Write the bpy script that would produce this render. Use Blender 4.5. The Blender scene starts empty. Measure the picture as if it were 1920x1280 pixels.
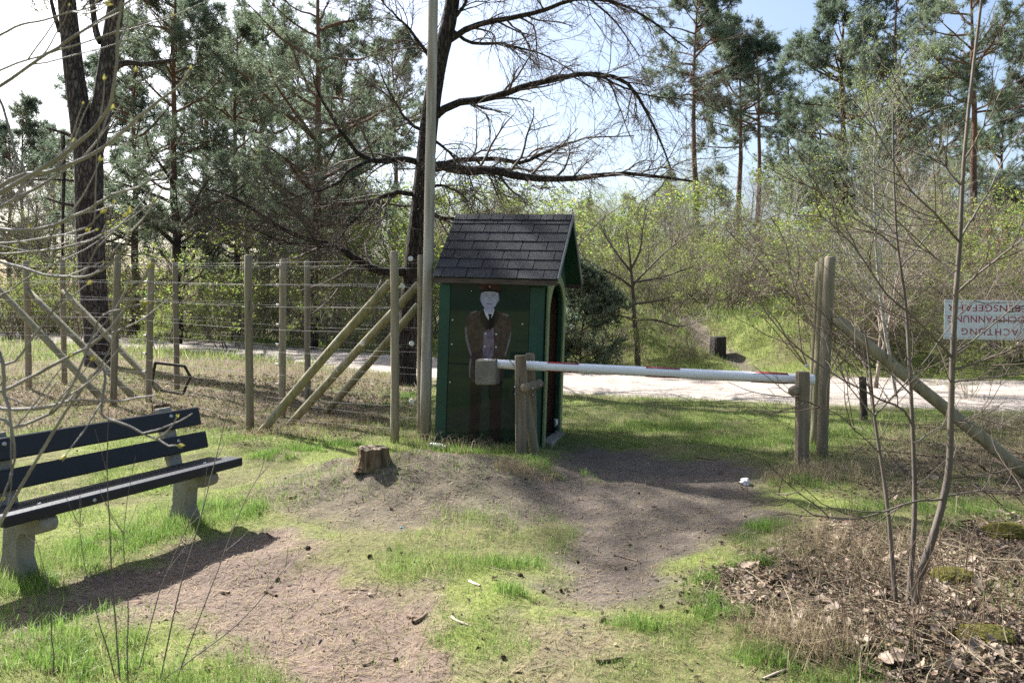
import bpy, math, random
import numpy as np
from mathutils import Vector, Matrix, Euler

# ------------------------------------------------------------------ camera, sky, sun, exposure
scene = bpy.context.scene
col = scene.collection
F, CX, HY, EYE = 1440.0, 960.0, 570.0, 1.6          # focal length in photo pixels, principal column, horizon row, eye height
cam_d = bpy.data.cameras.new('camera')
cam = bpy.data.objects.new('camera', cam_d); col.objects.link(cam)
cam.location = (0, 0, EYE); cam.rotation_euler = (math.radians(90), 0, 0)
cam_d.sensor_width = 36; cam_d.lens = 27; cam_d.shift_y = -(640 - HY) / 1920
cam_d.clip_start = 0.05; cam_d.clip_end = 3000
cam_d.dof.use_dof = True; cam_d.dof.focus_distance = 8.5; cam_d.dof.aperture_fstop = 5.6
scene.camera = cam
SUN_EL = math.radians(43); SUN_AZ = math.atan2(-0.75, 0.66)   # clockwise from +Y
world = bpy.data.worlds.new('World'); scene.world = world; world.use_nodes = True
wn = world.node_tree.nodes; wl = world.node_tree.links
bg = wn['Background']; sky = wn.new('ShaderNodeTexSky'); sky.sky_type = 'NISHITA'; sky.sun_disc = False
sky.sun_elevation = SUN_EL; sky.sun_rotation = SUN_AZ; sky.air_density = 1.0; sky.dust_density = 2.8; sky.ozone_density = 1.0
wl.new(sky.outputs[0], bg.inputs[0]); bg.inputs[1].default_value = 0.085
sun_d = bpy.data.lights.new('sun', 'SUN'); sun_d.energy = 5.0; sun_d.angle = math.radians(0.53); sun_d.color = (1, 0.985, 0.965)
sun = bpy.data.objects.new('sun', sun_d); col.objects.link(sun); sun.location = (-20, 20, 30)
sdir = Vector((math.sin(SUN_AZ) * math.cos(SUN_EL), math.cos(SUN_AZ) * math.cos(SUN_EL), math.sin(SUN_EL)))
sun.rotation_euler = (-sdir).to_track_quat('-Z', 'Y').to_euler()
vs = scene.view_settings; vs.view_transform = 'Standard'; vs.look = 'None'; vs.gamma = 1.0; vs.use_curve_mapping = False
vs.exposure = 1.55
scene.render.engine = 'CYCLES'
cy = scene.cycles; cy.max_bounces = 7; cy.diffuse_bounces = 3; cy.glossy_bounces = 3; cy.transmission_bounces = 4
cy.transparent_max_bounces = 6; cy.use_denoising = False; cy.denoiser = 'OPENIMAGEDENOISE'; cy.denoising_input_passes = 'RGB_ALBEDO_NORMAL'; cy.denoising_prefilter = 'ACCURATE'; cy.caustics_reflective = False; cy.caustics_refractive = False
cy.sample_clamp_indirect = 6.0

rng = np.random.default_rng(7); random.seed(7)

def W(px, py, d):
    return np.array([(px - CX) / F * d, d, EYE - (py - HY) / F * d])
def G(px, py, z=0.0):                                  # pixel on a level ground of height z
    d = (EYE - z) * F / (py - HY)
    return np.array([(px - CX) / F * d, d])

# ------------------------------------------------------------------ materials
def M(name, c1, c2=None, scale=8.0, rough=0.75, spec=0.3, bump=0.0, bscale=None, stretch=(1, 1, 1), trans=0.0, attr=False,
      coat=0.0, metal=0.0, rnd=0.0, zgrad=None, lo=0.35, hi=0.65, detail=5.0, speck=None, stain=None, coat_rough=0.03, plates=None):
    m = bpy.data.materials.new(name); m.use_nodes = True
    N = m.node_tree.nodes; L = m.node_tree.links; b = N['Principled BSDF']; out = N['Material Output']
    b.inputs['Roughness'].default_value = rough; b.inputs['Specular IOR Level'].default_value = spec
    b.inputs['Metallic'].default_value = metal; b.inputs['Coat Weight'].default_value = coat; b.inputs['Coat Roughness'].default_value = coat_rough
    tc = N.new('ShaderNodeTexCoord'); mp = N.new('ShaderNodeMapping'); mp.inputs['Scale'].default_value = stretch
    L.new(tc.outputs['Object'], mp.inputs['Vector'])
    oi = N.new('ShaderNodeObjectInfo')
    ad = N.new('ShaderNodeVectorMath'); ad.operation = 'ADD'
    sc = N.new('ShaderNodeVectorMath'); sc.operation = 'SCALE'; sc.inputs['Scale'].default_value = 37.0
    cb = N.new('ShaderNodeCombineXYZ')
    for i in range(3): L.new(oi.outputs['Random'], cb.inputs[i])
    L.new(cb.outputs[0], sc.inputs[0]); L.new(mp.outputs[0], ad.inputs[0]); L.new(sc.outputs[0], ad.inputs[1])
    vec = ad.outputs[0]
    def noise(s, d=detail):
        n = N.new('ShaderNodeTexNoise'); n.inputs['Scale'].default_value = s; n.inputs['Detail'].default_value = d
        L.new(vec, n.inputs['Vector']); return n.outputs['Fac']
    def ramp(f, a, c, ca, cc):
        r = N.new('ShaderNodeValToRGB'); r.color_ramp.elements[0].position = a; r.color_ramp.elements[1].position = c
        r.color_ramp.elements[0].color = (*ca, 1); r.color_ramp.elements[1].color = (*cc, 1); L.new(f, r.inputs[0]); return r.outputs[0]
    def mix(f, a, c, mode='MIX'):
        x = N.new('ShaderNodeMix'); x.data_type = 'RGBA'; x.blend_type = mode
        if isinstance(f, float): x.inputs[0].default_value = f
        else: L.new(f, x.inputs[0])
        for v, i in ((a, 6), (c, 7)):
            if isinstance(v, tuple): x.inputs[i].default_value = (*v, 1)
            else: L.new(v, x.inputs[i])
        return x.outputs[2]
    if c2 is None: c2 = tuple(x * 0.75 for x in c1)
    cv = ramp(noise(scale), lo, hi, c1, c2)
    if zgrad:                                          # (z0, z1, upper c1, upper c2): colour of young bark high on the stem
        z0, z1, u1, u2 = zgrad
        sx = N.new('ShaderNodeSeparateXYZ'); L.new(tc.outputs['Object'], sx.inputs[0])
        mr = N.new('ShaderNodeMapRange'); mr.inputs[1].default_value = z0; mr.inputs[2].default_value = z1; L.new(sx.outputs[2], mr.inputs[0])
        cv = mix(mr.outputs[0], cv, ramp(noise(scale * 1.3), lo, hi, u1, u2))
    if speck:                                          # (scale, threshold, colour)
        cv = mix(ramp(noise(speck[0], 2.0), speck[1], speck[1] + 0.05, (0, 0, 0), (1, 1, 1)), cv, speck[2])
    if stain:
        cv = mix(ramp(noise(stain[0], 4.0), stain[1], stain[1] + 0.18, (0, 0, 0), (1, 1, 1)), cv, stain[2])
    pl = None
    if plates:                                         # (scale, crack colour): scaly bark with dark fissures between the plates
        vo = N.new('ShaderNodeTexVoronoi'); vo.feature = 'DISTANCE_TO_EDGE'; vo.inputs['Scale'].default_value = plates[0]
        dv = N.new('ShaderNodeVectorMath'); dv.operation = 'ADD'; ns = N.new('ShaderNodeTexNoise'); ns.inputs['Scale'].default_value = plates[0] * 1.5; L.new(vec, ns.inputs['Vector'])
        sv = N.new('ShaderNodeVectorMath'); sv.operation = 'SCALE'; sv.inputs['Scale'].default_value = 0.6 / plates[0] * 2; L.new(ns.outputs['Color'], sv.inputs[0]); L.new(vec, dv.inputs[0]); L.new(sv.outputs[0], dv.inputs[1]); L.new(dv.outputs[0], vo.inputs['Vector'])
        pl = vo.outputs['Distance']; cv = mix(ramp(pl, 0.02, 0.16, (1, 1, 1), (0, 0, 0)), cv, plates[1])
    if attr:
        a = N.new('ShaderNodeAttribute'); a.attribute_name = 'Col'; cv = mix(1.0, cv, a.outputs['Color'], 'MULTIPLY')
    if rnd:
        h = N.new('ShaderNodeHueSaturation'); mr = N.new('ShaderNodeMapRange')
        mr.inputs[3].default_value = 1 - rnd; mr.inputs[4].default_value = 1 + rnd
        L.new(oi.outputs['Random'], mr.inputs[0]); L.new(mr.outputs[0], h.inputs['Value']); L.new(cv, h.inputs['Color']); cv = h.outputs[0]
    L.new(cv, b.inputs['Base Color'])
    if bump:
        bp = N.new('ShaderNodeBump'); bp.inputs['Strength'].default_value = min(1.0, bump); bp.inputs['Distance'].default_value = 0.02 * max(1, bump)
        hgt = noise(bscale or scale * 2.5)
        if pl is not None:
            mm = N.new('ShaderNodeMath'); mm.operation = 'MULTIPLY_ADD'; mn = N.new('ShaderNodeMath'); mn.operation = 'MINIMUM'; mn.inputs[1].default_value = 0.25; L.new(pl, mn.inputs[0]); L.new(mn.outputs[0], mm.inputs[0]); mm.inputs[1].default_value = 3.0; L.new(hgt, mm.inputs[2]); hgt = mm.outputs[0]
        L.new(hgt, bp.inputs['Height']); L.new(bp.outputs[0], b.inputs['Normal'])
    if trans:
        t = N.new('ShaderNodeBsdfTranslucent'); L.new(cv, t.inputs[0]); ms = N.new('ShaderNodeMixShader'); ms.inputs[0].default_value = trans
        L.new(b.outputs[0], ms.inputs[1]); L.new(t.outputs[0], ms.inputs[2]); L.new(ms.outputs[0], out.inputs[0])
    return m

WHITE = (1, 1, 1)
mt = {}
mt['post'] = M('weathered_pine_post', (0.31, 0.265, 0.19), (0.21, 0.175, 0.125), 3, 0.8, 0.2, 0.6, 9, (6, 6, 0.5), rnd=0.2, speck=(4.5, 0.635, (0.11, 0.09, 0.06)), stain=(1.2, 0.56, (0.19, 0.175, 0.10)))
mt['brace'] = M('greenish_round_timber', (0.265, 0.23, 0.14), (0.165, 0.147, 0.08), 3, 0.75, 0.25, 0.5, 9, (5, 5, 0.6), rnd=0.15, speck=(4.5, 0.65, (0.10, 0.09, 0.05)), stain=(1.5, 0.55, (0.28, 0.26, 0.21)))
mt['pole'] = M('grey_weathered_pole', (0.40, 0.375, 0.34), (0.26, 0.225, 0.19), 3, 0.8, 0.2, 0.5, 8, (7, 7, 0.5), speck=(7, 0.70, (0.10, 0.07, 0.05)))
mt['old_wood'] = M('cracked_old_wood', (0.26, 0.21, 0.15), (0.15, 0.12, 0.085), 3.5, 0.85, 0.2, 0.8, 9, (7, 7, 0.6), speck=(9, 0.70, (0.05, 0.04, 0.03)))
mt['end_grain'] = M('end_grain', (0.30, 0.24, 0.165), (0.20, 0.155, 0.11), 12, 0.85, 0.2, 0.4)
mt['dark_wood'] = M('dark_old_wood', (0.07, 0.055, 0.04), (0.035, 0.03, 0.025), 6, 0.85, 0.2, 0.6)
mt['green'] = M('dark_green_paint', (0.010, 0.062, 0.040), (0.007, 0.043, 0.029), 4, 0.5, 0.4, 0.15, 30)
mt['olive'] = M('olive_green_paint', (0.20, 0.25, 0.125), (0.15, 0.19, 0.09), 5, 0.6, 0.35, 0.2, 25, stain=(3, 0.6, (0.14, 0.15, 0.09)))
mt['panel'] = M('dark_glossy_panel', (0.005, 0.024, 0.015), (0.0035, 0.017, 0.011), 3, 0.5, 0.15, 0.03, 2.0, coat=0.42)
mt['ply'] = M('reddish_plywood', (0.23, 0.115, 0.08), (0.17, 0.085, 0.06), 3, 0.7, 0.3, 0.2, 12, (1, 1, 5))
mt['shingle'] = M('bitumen_shingle', (0.040, 0.041, 0.046), (0.026, 0.027, 0.031), 5, 0.75, 0.3, 0.7, 160, rnd=0.25, speck=(130, 0.665, (0.15, 0.15, 0.16)))
mt['roof_edge'] = M('roof_board', (0.10, 0.075, 0.06), (0.06, 0.045, 0.04), 6, 0.8, 0.3, 0.4, 20, (1, 4, 4))
mt['verge'] = M('grey_verge_strip', (0.16, 0.17, 0.18), (0.11, 0.12, 0.13), 8, 0.55, 0.5)
mt['white'] = M('white_boom_paint', (0.84, 0.85, 0.86), (0.78, 0.79, 0.80), 3, 0.35, 0.5, 0.08, 20, speck=(14, 0.80, (0.25, 0.22, 0.19)))
mt['red'] = M('red_band_paint', (0.33, 0.020, 0.030), (0.25, 0.016, 0.022), 5, 0.4, 0.5)
mt['concrete'] = M('mossy_concrete', (0.31, 0.29, 0.25), (0.22, 0.205, 0.17), 5, 0.9, 0.2, 0.7, 45, speck=(70, 0.66, (0.14, 0.13, 0.11)), stain=(3.5, 0.56, (0.17, 0.165, 0.10)))
mt['block'] = M('rough_concrete_block', (0.25, 0.24, 0.20), (0.18, 0.17, 0.14), 7, 0.95, 0.2, 0.9, 60, speck=(60, 0.64, (0.11, 0.105, 0.09)))
mt['slat'] = M('dark_recycled_plastic', (0.011, 0.0135, 0.019), (0.008, 0.010, 0.0145), 9, 0.5, 0.35, 0.12, 55, (1, 1, 1), rnd=0.1)
mt['bolt'] = M('galvanised_steel', (0.55, 0.56, 0.58), (0.4, 0.41, 0.43), 20, 0.4, 0.5, metal=0.8)
mt['wire'] = M('fence_wire', (0.30, 0.29, 0.27), (0.20, 0.195, 0.18), 3, 0.6, 0.35)
mt['wire_dark'] = M('rusty_wire', (0.10, 0.085, 0.075), (0.06, 0.05, 0.045), 5, 0.6, 0.4)
mt['porcelain'] = M('white_insulator', (0.75, 0.74, 0.70), (0.62, 0.61, 0.57), 6, 0.25, 0.5)
mt['sign'] = M('white_sign_enamel', (0.68, 0.71, 0.76), (0.60, 0.63, 0.68), 4, 0.4, 0.5, stain=(5, 0.66, (0.50, 0.51, 0.50)))
mt['letter'] = M('crimson_lettering', (0.36, 0.022, 0.065), (0.30, 0.02, 0.055), 8, 0.5, 0.4)
mt['pine_bark'] = M('pine_bark', (0.075, 0.058, 0.050), (0.034, 0.028, 0.026), 5, 0.9, 0.15, 2.2, 9, (3, 3, 0.7), zgrad=(3.5, 9.0, (0.22, 0.125, 0.08), (0.11, 0.07, 0.05)), rnd=0.15)
mt['pine_bark_grey'] = M('old_pine_bark', (0.165, 0.135, 0.118), (0.085, 0.07, 0.062), 3.2, 0.9, 0.15, 2.0, 9, (3, 3, 1.0), plates=(4.0, (0.03, 0.025, 0.023)), zgrad=(7.5, 11.0, (0.28, 0.17, 0.115), (0.15, 0.095, 0.07)), lo=0.38, hi=0.6)
mt['oak_bark'] = M('oak_bark', (0.105, 0.084, 0.068), (0.058, 0.047, 0.039), 5, 0.9, 0.15, 2.0, 9, (4, 4, 0.7), plates=(5.0, (0.018, 0.015, 0.013)))
mt['twig'] = M('grey_brown_twigs', (0.25, 0.21, 0.165), (0.17, 0.14, 0.105), 3, 0.8, 0.25, rnd=0.25)
mt['twig_dark'] = M('dark_twigs', (0.115, 0.090, 0.070), (0.07, 0.055, 0.044), 3, 0.8, 0.25, rnd=0.2)
mt['twig_pale'] = M('pale_grey_bark', (0.27, 0.245, 0.23), (0.16, 0.14, 0.13), 9, 0.7, 0.3, 0.3, 30)
mt['sapling'] = M('smooth_sapling_bark', (0.16, 0.132, 0.108), (0.10, 0.082, 0.068), 6, 0.7, 0.3, 0.4, 25, (1, 1, 0.4), stain=(2.5, 0.6, (0.17, 0.155, 0.085)))
mt['birch'] = M('birch_bark', (0.45, 0.43, 0.38), (0.26, 0.24, 0.20), 6, 0.8, 0.2, 0.2, 12, (1, 1, 5), speck=(4, 0.66, (0.05, 0.045, 0.04)))
mt['needle'] = M('pine_needles', (0.20, 0.245, 0.145), (0.155, 0.205, 0.13), 1.5, 0.5, 0.5, trans=0.50, attr=True, rnd=0.15)
mt['needle_blue'] = M('bluish_pine_needles', (0.175, 0.228, 0.145), (0.138, 0.19, 0.125), 1.5, 0.5, 0.5, trans=0.50, attr=True, rnd=0.15)
mt['leaf'] = M('spring_leaves', (0.27, 0.33, 0.075), (0.20, 0.26, 0.055), 2, 0.5, 0.4, trans=0.6, attr=True, rnd=0.15)
mt['bud'] = M('yellow_green_bud', (0.34, 0.31, 0.08), (0.25, 0.24, 0.06), 20, 0.5, 0.4, trans=0.4)
mt['oakleaf'] = M('dry_hanging_leaves', (0.27, 0.15, 0.095), (0.20, 0.115, 0.075), 2, 0.6, 0.3, trans=0.4, attr=True)
mt['grass'] = M('grass_blades', (0.20, 0.30, 0.075), (0.16, 0.25, 0.062), 0.8, 0.5, 0.4, trans=0.5, attr=True)
mt['straw'] = M('dry_grass', (0.43, 0.355, 0.235), (0.30, 0.245, 0.155), 3, 0.7, 0.3, trans=0.25, attr=True)
mt['litter'] = M('dry_leaves', (0.34, 0.26, 0.18), (0.22, 0.16, 0.105), 2, 0.65, 0.35, trans=0.15, attr=True)
mt['litter_one'] = M('dry_oak_leaf', (0.29, 0.225, 0.165), (0.17, 0.12, 0.08), 9, 0.6, 0.4, rnd=0.35)
mt['moss'] = M('moss_cushion', (0.13, 0.115, 0.025), (0.07, 0.07, 0.018), 18, 0.9, 0.1, 1.0, 60)
mt['cone'] = M('pine_cone', (0.085, 0.055, 0.038), (0.045, 0.03, 0.022), 30, 0.8, 0.2)
mt['stump_side'] = M('rotten_stump_side', (0.23, 0.165, 0.095), (0.085, 0.060, 0.04), 7, 0.9, 0.15, 1.5, 12, (5, 5, 0.7))
mt['stump_top'] = M('cut_stump_top', (0.25, 0.20, 0.145), (0.14, 0.11, 0.08), 9, 0.9, 0.15, 0.8, 30)
mt['paper'] = M('white_paper', (0.78, 0.78, 0.78), (0.65, 0.65, 0.66), 20, 0.7, 0.3)
mt['stone'] = M('dark_stone', (0.060, 0.052, 0.048), (0.032, 0.028, 0.027), 8, 0.9, 0.2, 1.0, 25, speck=(9, 0.68, (0.22, 0.21, 0.18)))
mt['stick'] = M('fallen_stick', (0.22, 0.155, 0.105), (0.12, 0.085, 0.06), 12, 0.85, 0.2, 0.5, rnd=0.3)
mt['chip'] = M('bleached_wood', (0.55, 0.48, 0.38), (0.42, 0.35, 0.27), 12, 0.8, 0.2)
mt['can'] = M('blue_silver_can', (0.42, 0.47, 0.55), (0.03, 0.04, 0.07), 9, 0.3, 0.5, metal=0.6, lo=0.48, hi=0.52)
mt['blue_foil'] = M('blue_wrapper', (0.03, 0.32, 0.45), (0.03, 0.26, 0.38), 9, 0.4)
# the printed figure: one flat ink colour each, under the panel's gloss
def ink(n, a, b=None, s=14): return M('ink_' + n, a, b or tuple(x * 0.6 for x in a), s, 0.5, 0.1, coat=0.35)
mt['ink_skin'] = ink('skin', (0.36, 0.36, 0.49), (0.29, 0.29, 0.40)); mt['ink_skin_dark'] = ink('skin_dark', (0.17, 0.17, 0.25), (0.13, 0.13, 0.2)); mt['ink_skin_mid'] = ink('skin_mid', (0.315, 0.315, 0.43), (0.275, 0.275, 0.38))
mt['ink_coat'] = ink('coat', (0.066, 0.043, 0.042), (0.030, 0.019, 0.019), 22); mt['ink_coat_edge'] = ink('coat_edge', (0.17, 0.155, 0.19), (0.10, 0.085, 0.10), 25)
mt['ink_coat_light'] = ink('coat_light', (0.20, 0.155, 0.215), (0.10, 0.078, 0.11), 26)
mt['ink_dark'] = ink('dark', (0.016, 0.012, 0.012)); mt['ink_white'] = ink('white', (0.50, 0.53, 0.60), (0.42, 0.45, 0.52))
mt['ink_cap'] = ink('cap', (0.075, 0.030, 0.032)); mt['ink_legs'] = ink('legs', (0.013, 0.009, 0.010))
gl = bpy.data.materials.new('clear_plastic'); gl.use_nodes = True; b_ = gl.node_tree.nodes['Principled BSDF']
b_.inputs['Transmission Weight'].default_value = 0.85; b_.inputs['Roughness'].default_value = 0.12; b_.inputs['IOR'].default_value = 1.35
b_.inputs['Base Color'].default_value = (0.86, 0.9, 0.9, 1); mt['clear'] = gl

# ------------------------------------------------------------------ mesh and scene helpers
class Geo:
    def __init__(s): s.V = []; s.F = []; s.MI = []; s.C = []; s.n = 0
    def add(s, V, F, mi=0, c=None):
        V = np.asarray(V, dtype=np.float32).reshape(-1, 3); F = np.asarray(F, dtype=np.int64)
        if len(F) == 0: return s
        s.V.append(V); s.F.append(F + s.n); s.MI.append(np.full(len(F), mi, dtype=np.int32)); s.n += len(V)
        s.C.append(np.ones((len(V), 3), np.float32) if c is None else np.broadcast_to(np.asarray(c, np.float32), (len(V), 3)))
        return s
    def mesh(s, name, mats, smooth=False, col_attr=False):
        me = bpy.data.meshes.new(name); V = np.concatenate(s.V)
        loops = np.concatenate([f.ravel() for f in s.F]).astype(np.int32)
        tot = np.concatenate([np.full(len(f), f.shape[1], dtype=np.int32) for f in s.F])
        st = np.concatenate([[0], np.cumsum(tot)[:-1]]).astype(np.int32)
        me.vertices.add(len(V)); me.vertices.foreach_set('co', V.ravel())
        me.loops.add(len(loops)); me.loops.foreach_set('vertex_index', loops)
        me.polygons.add(len(tot)); me.polygons.foreach_set('loop_start', st); me.polygons.foreach_set('loop_total', tot)
        me.polygons.foreach_set('material_index', np.concatenate(s.MI))
        me.polygons.foreach_set('use_smooth', np.full(len(tot), bool(smooth)))
        for m in (mats if isinstance(mats, (list, tuple)) else [mats]): me.materials.append(mt[m])
        if col_attr:
            a = me.color_attributes.new('Col', 'FLOAT_COLOR', 'POINT'); C = np.concatenate(s.C)
            a.data.foreach_set('color', np.concatenate([C, np.ones((len(C), 1), np.float32)], 1).astype(np.float32).ravel())
        me.update(calc_edges=True); me.validate(); return me

def obj(name, me, parent=None):
    o = bpy.data.objects.new(name, me); col.objects.link(o); o.parent = parent; return o
def tag(o, label=None, cat=None, group=None, kind=None):
    if label: o['label'] = label
    if cat: o['category'] = cat
    if group: o['group'] = group
    if kind: o['kind'] = kind
    return o
def thing(name, loc, label, cat, group=None, rot=(0, 0, 0)):
    o = bpy.data.objects.new(name, None); col.objects.link(o); o.location = tuple(loc); o.rotation_euler = rot; o.empty_display_size = 0.2
    return tag(o, label, cat, group)
def copy_thing(root, loc, rz=0.0, s=1.0, label=None, group=None, tilt=(0, 0)):
    r = root.copy(); col.objects.link(r); r.location = tuple(loc); r.rotation_euler = (tilt[0], tilt[1], rz)
    r.scale = (s, s, s) if not isinstance(s, tuple) else s
    if label: r['label'] = label
    if group: r['group'] = group
    for ch in root.children:
        c = ch.copy(); col.objects.link(c); c.parent = r
        for g in ch.children:
            d = g.copy(); col.objects.link(d); d.parent = c
    return r
def smoothstep(a, b, x):
    t = np.clip((x - a) / (b - a), 0, 1); return t * t * (3 - 2 * t)
def nrm(v): return v / np.maximum(np.linalg.norm(v, axis=-1, keepdims=True), 1e-9)

def tubes(P, R, k=4, cap=True):
    """P (B,n,3) polylines, R (B,n) radii -> verts, quads of all tubes at once"""
    P = np.asarray(P, float); R = np.asarray(R, float); B, n, _ = P.shape
    T = np.empty_like(P); T[:, 1:-1] = P[:, 2:] - P[:, :-2]; T[:, 0] = P[:, 1] - P[:, 0]; T[:, -1] = P[:, -1] - P[:, -2]; T = nrm(T)
    A = nrm(P[:, -1] - P[:, 0]); ref = np.zeros_like(A)
    ax = np.argmin(np.abs(A), axis=1); ref[np.arange(B), ax] = 1
    U = nrm(np.cross(T, ref[:, None, :])); Vv = np.cross(T, U)
    a = np.arange(k) * 2 * np.pi / k
    ring = U[:, :, None, :] * np.cos(a)[None, None, :, None] + Vv[:, :, None, :] * np.sin(a)[None, None, :, None]
    V = P[:, :, None, :] + ring * R[:, :, None, None]
    base = (np.arange(B) * n * k)[:, None, None]; i = np.arange(n - 1)[None, :, None] * k; j = np.arange(k)[None, None, :]; j2 = (np.arange(k) + 1) % k; j2 = j2[None, None, :]
    Q = np.stack([base + i + j, base + i + j2, base + i + k + j2, base + i + k + j], -1).reshape(-1, 4)
    return V.reshape(-1, 3), Q
def spline(pts, n):
    P = np.asarray(pts, float); m = len(P)
    if m == 2: return P[0] + (P[1] - P[0]) * np.linspace(0, 1, n)[:, None]
    E = np.vstack([2 * P[0] - P[1], P, 2 * P[-1] - P[-2]]); t = np.linspace(0, m - 1 - 1e-6, n); i = t.astype(int); f = (t - i)[:, None]
    a, b, c, d = E[i], E[i + 1], E[i + 2], E[i + 3]
    return 0.5 * (2 * b + (c - a) * f + (2 * a - 5 * b + 4 * c - d) * f ** 2 + (3 * b - a - 3 * c + d) * f ** 3)
def grow(S, D, L, n, wob, trop, r):
    P = [S]; d = nrm(D); st = (L / (n - 1))[:, None]
    for _ in range(n - 1):
        d = nrm(d + r.normal(0, wob, d.shape) + np.asarray(trop)); P.append(P[-1] + d * st)
    return np.stack(P, 1)
def spawn(P, R, m, t0, t1, ang, sd, r, flat=0.0):
    B, n, _ = P.shape; t = r.uniform(t0, t1, (B, m)) * (n - 1); i = np.minimum(t.astype(int), n - 2); f = (t - i)[..., None]
    b = np.arange(B)[:, None]; S = P[b, i] * (1 - f) + P[b, i + 1] * f; T = nrm(P[b, i + 1] - P[b, i]); rad = R[b, i] * (1 - f[..., 0]) + R[b, i + 1] * f[..., 0]
    X = r.normal(size=S.shape); X[..., 2] *= (1 - flat); X = nrm(X - (X * T).sum(-1, keepdims=True) * T); a = r.normal(ang, sd, (B, m))[..., None]
    D = T * np.cos(a) + X * np.sin(a)
    return S.reshape(-1, 3), D.reshape(-1, 3), rad.ravel(), (t / (n - 1)).ravel()
def taper(r0, n, end=0.25): return r0[:, None] * np.linspace(1, end, n)[None, :]

def box(g, c, s, mi=0, bev=0.0, M4=None, jit=0.0):
    """bevelled box: centre c, size s; chamfered on all its edges"""
    hx, hy, hz = [x / 2 for x in s]; b = min(bev, 0.45 * min(s)); V = []; 
    if b <= 0:
        V = [(x * hx, y * hy, z * hz) for z in (-1, 1) for y in (-1, 1) for x in (-1, 1)]
        Fq = [(0, 2, 3, 1), (4, 5, 7, 6), (0, 1, 5, 4), (2, 6, 7, 3), (0, 4, 6, 2), (1, 3, 7, 5)]; V = np.array(V)
        if M4 is not None: V = V @ np.array(M4)[:3, :3].T
        g.add(V + np.array(c), Fq, mi); return
    bm_v = []; 
    for z in (-1, 1):
        for y in (-1, 1):
            for x in (-1, 1):
                bm_v += [(x * hx, y * (hy - b), z * (hz - b)), (x * (hx - b), y * hy, z * (hz - b)), (x * (hx - b), y * (hy - b), z * hz)]
    idx = lambda x, y, z, a: ((z > 0) * 4 + (y > 0) * 2 + (x > 0)) * 3 + a
    Q = []; Tt = []
    for s_ in (-1, 1):
        Q.append([idx(s_, -1, -1, 0), idx(s_, 1, -1, 0), idx(s_, 1, 1, 0), idx(s_, -1, 1, 0)][::s_])
        Q.append([idx(-1, s_, -1, 1), idx(-1, s_, 1, 1), idx(1, s_, 1, 1), idx(1, s_, -1, 1)][::s_])
        Q.append([idx(-1, -1, s_, 2), idx(1, -1, s_, 2), idx(1, 1, s_, 2), idx(-1, 1, s_, 2)][::s_])
        for u in (-1, 1):
            Q.append([idx(-1, s_, u, 1), idx(1, s_, u, 1), idx(1, s_, u, 2), idx(-1, s_, u, 2)][::-s_ * u])
            Q.append([idx(s_, -1, u, 2), idx(s_, 1, u, 2), idx(s_, 1, u, 0), idx(s_, -1, u, 0)][::-s_ * u])
            Q.append([idx(s_, u, -1, 0), idx(s_, u, 1, 0), idx(s_, u, 1, 1), idx(s_, u, -1, 1)][::-s_ * u])
            for w in (-1, 1): Tt.append([idx(s_, u, w, 0), idx(s_, u, w, 1), idx(s_, u, w, 2)][::s_ * u * w])
    V = np.array(bm_v)
    if jit: V = V + rng.normal(0, jit, V.shape)
    if M4 is not None: V = V @ np.array(M4)[:3, :3].T
    g.add(V + np.array(c), Q, mi); n0 = g.n - len(V); g.V.append(np.zeros((0, 3), np.float32)); g.C.append(np.zeros((0, 3), np.float32))
    g.F.append(np.array(Tt) + n0); g.MI.append(np.full(len(Tt), mi, np.int32))
def prism(g, poly, y0, y1, mi=0, plane='xz'):
    """extrude a 2-D outline; plane xz: extruded along y, xy: along z, yz: along x"""
    P = np.asarray(poly, float); n = len(P)
    def at(d):
        o = np.full(n, d)
        return np.stack({'xz': (P[:, 0], o, P[:, 1]), 'xy': (P[:, 0], P[:, 1], o), 'yz': (o, P[:, 0], P[:, 1])}[plane], 1)
    V = np.vstack([at(y0), at(y1)]); k = np.arange(n); k2 = (k + 1) % n
    g.add(V, np.stack([k, k2, k2 + n, k + n], 1), mi); off = g.n - 2 * n
    tri = ear(P)
    for F_ in (np.array(tri)[:, ::-1], np.array(tri) + n):
        g.V.append(np.zeros((0, 3), np.float32)); g.C.append(np.zeros((0, 3), np.float32)); g.F.append(F_ + off); g.MI.append(np.full(len(F_), mi, np.int32))
def ear(P):
    from mathutils.geometry import tessellate_polygon
    return [tuple(t) for t in tessellate_polygon([[Vector((x, y, 0)) for x, y in P]])]
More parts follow.
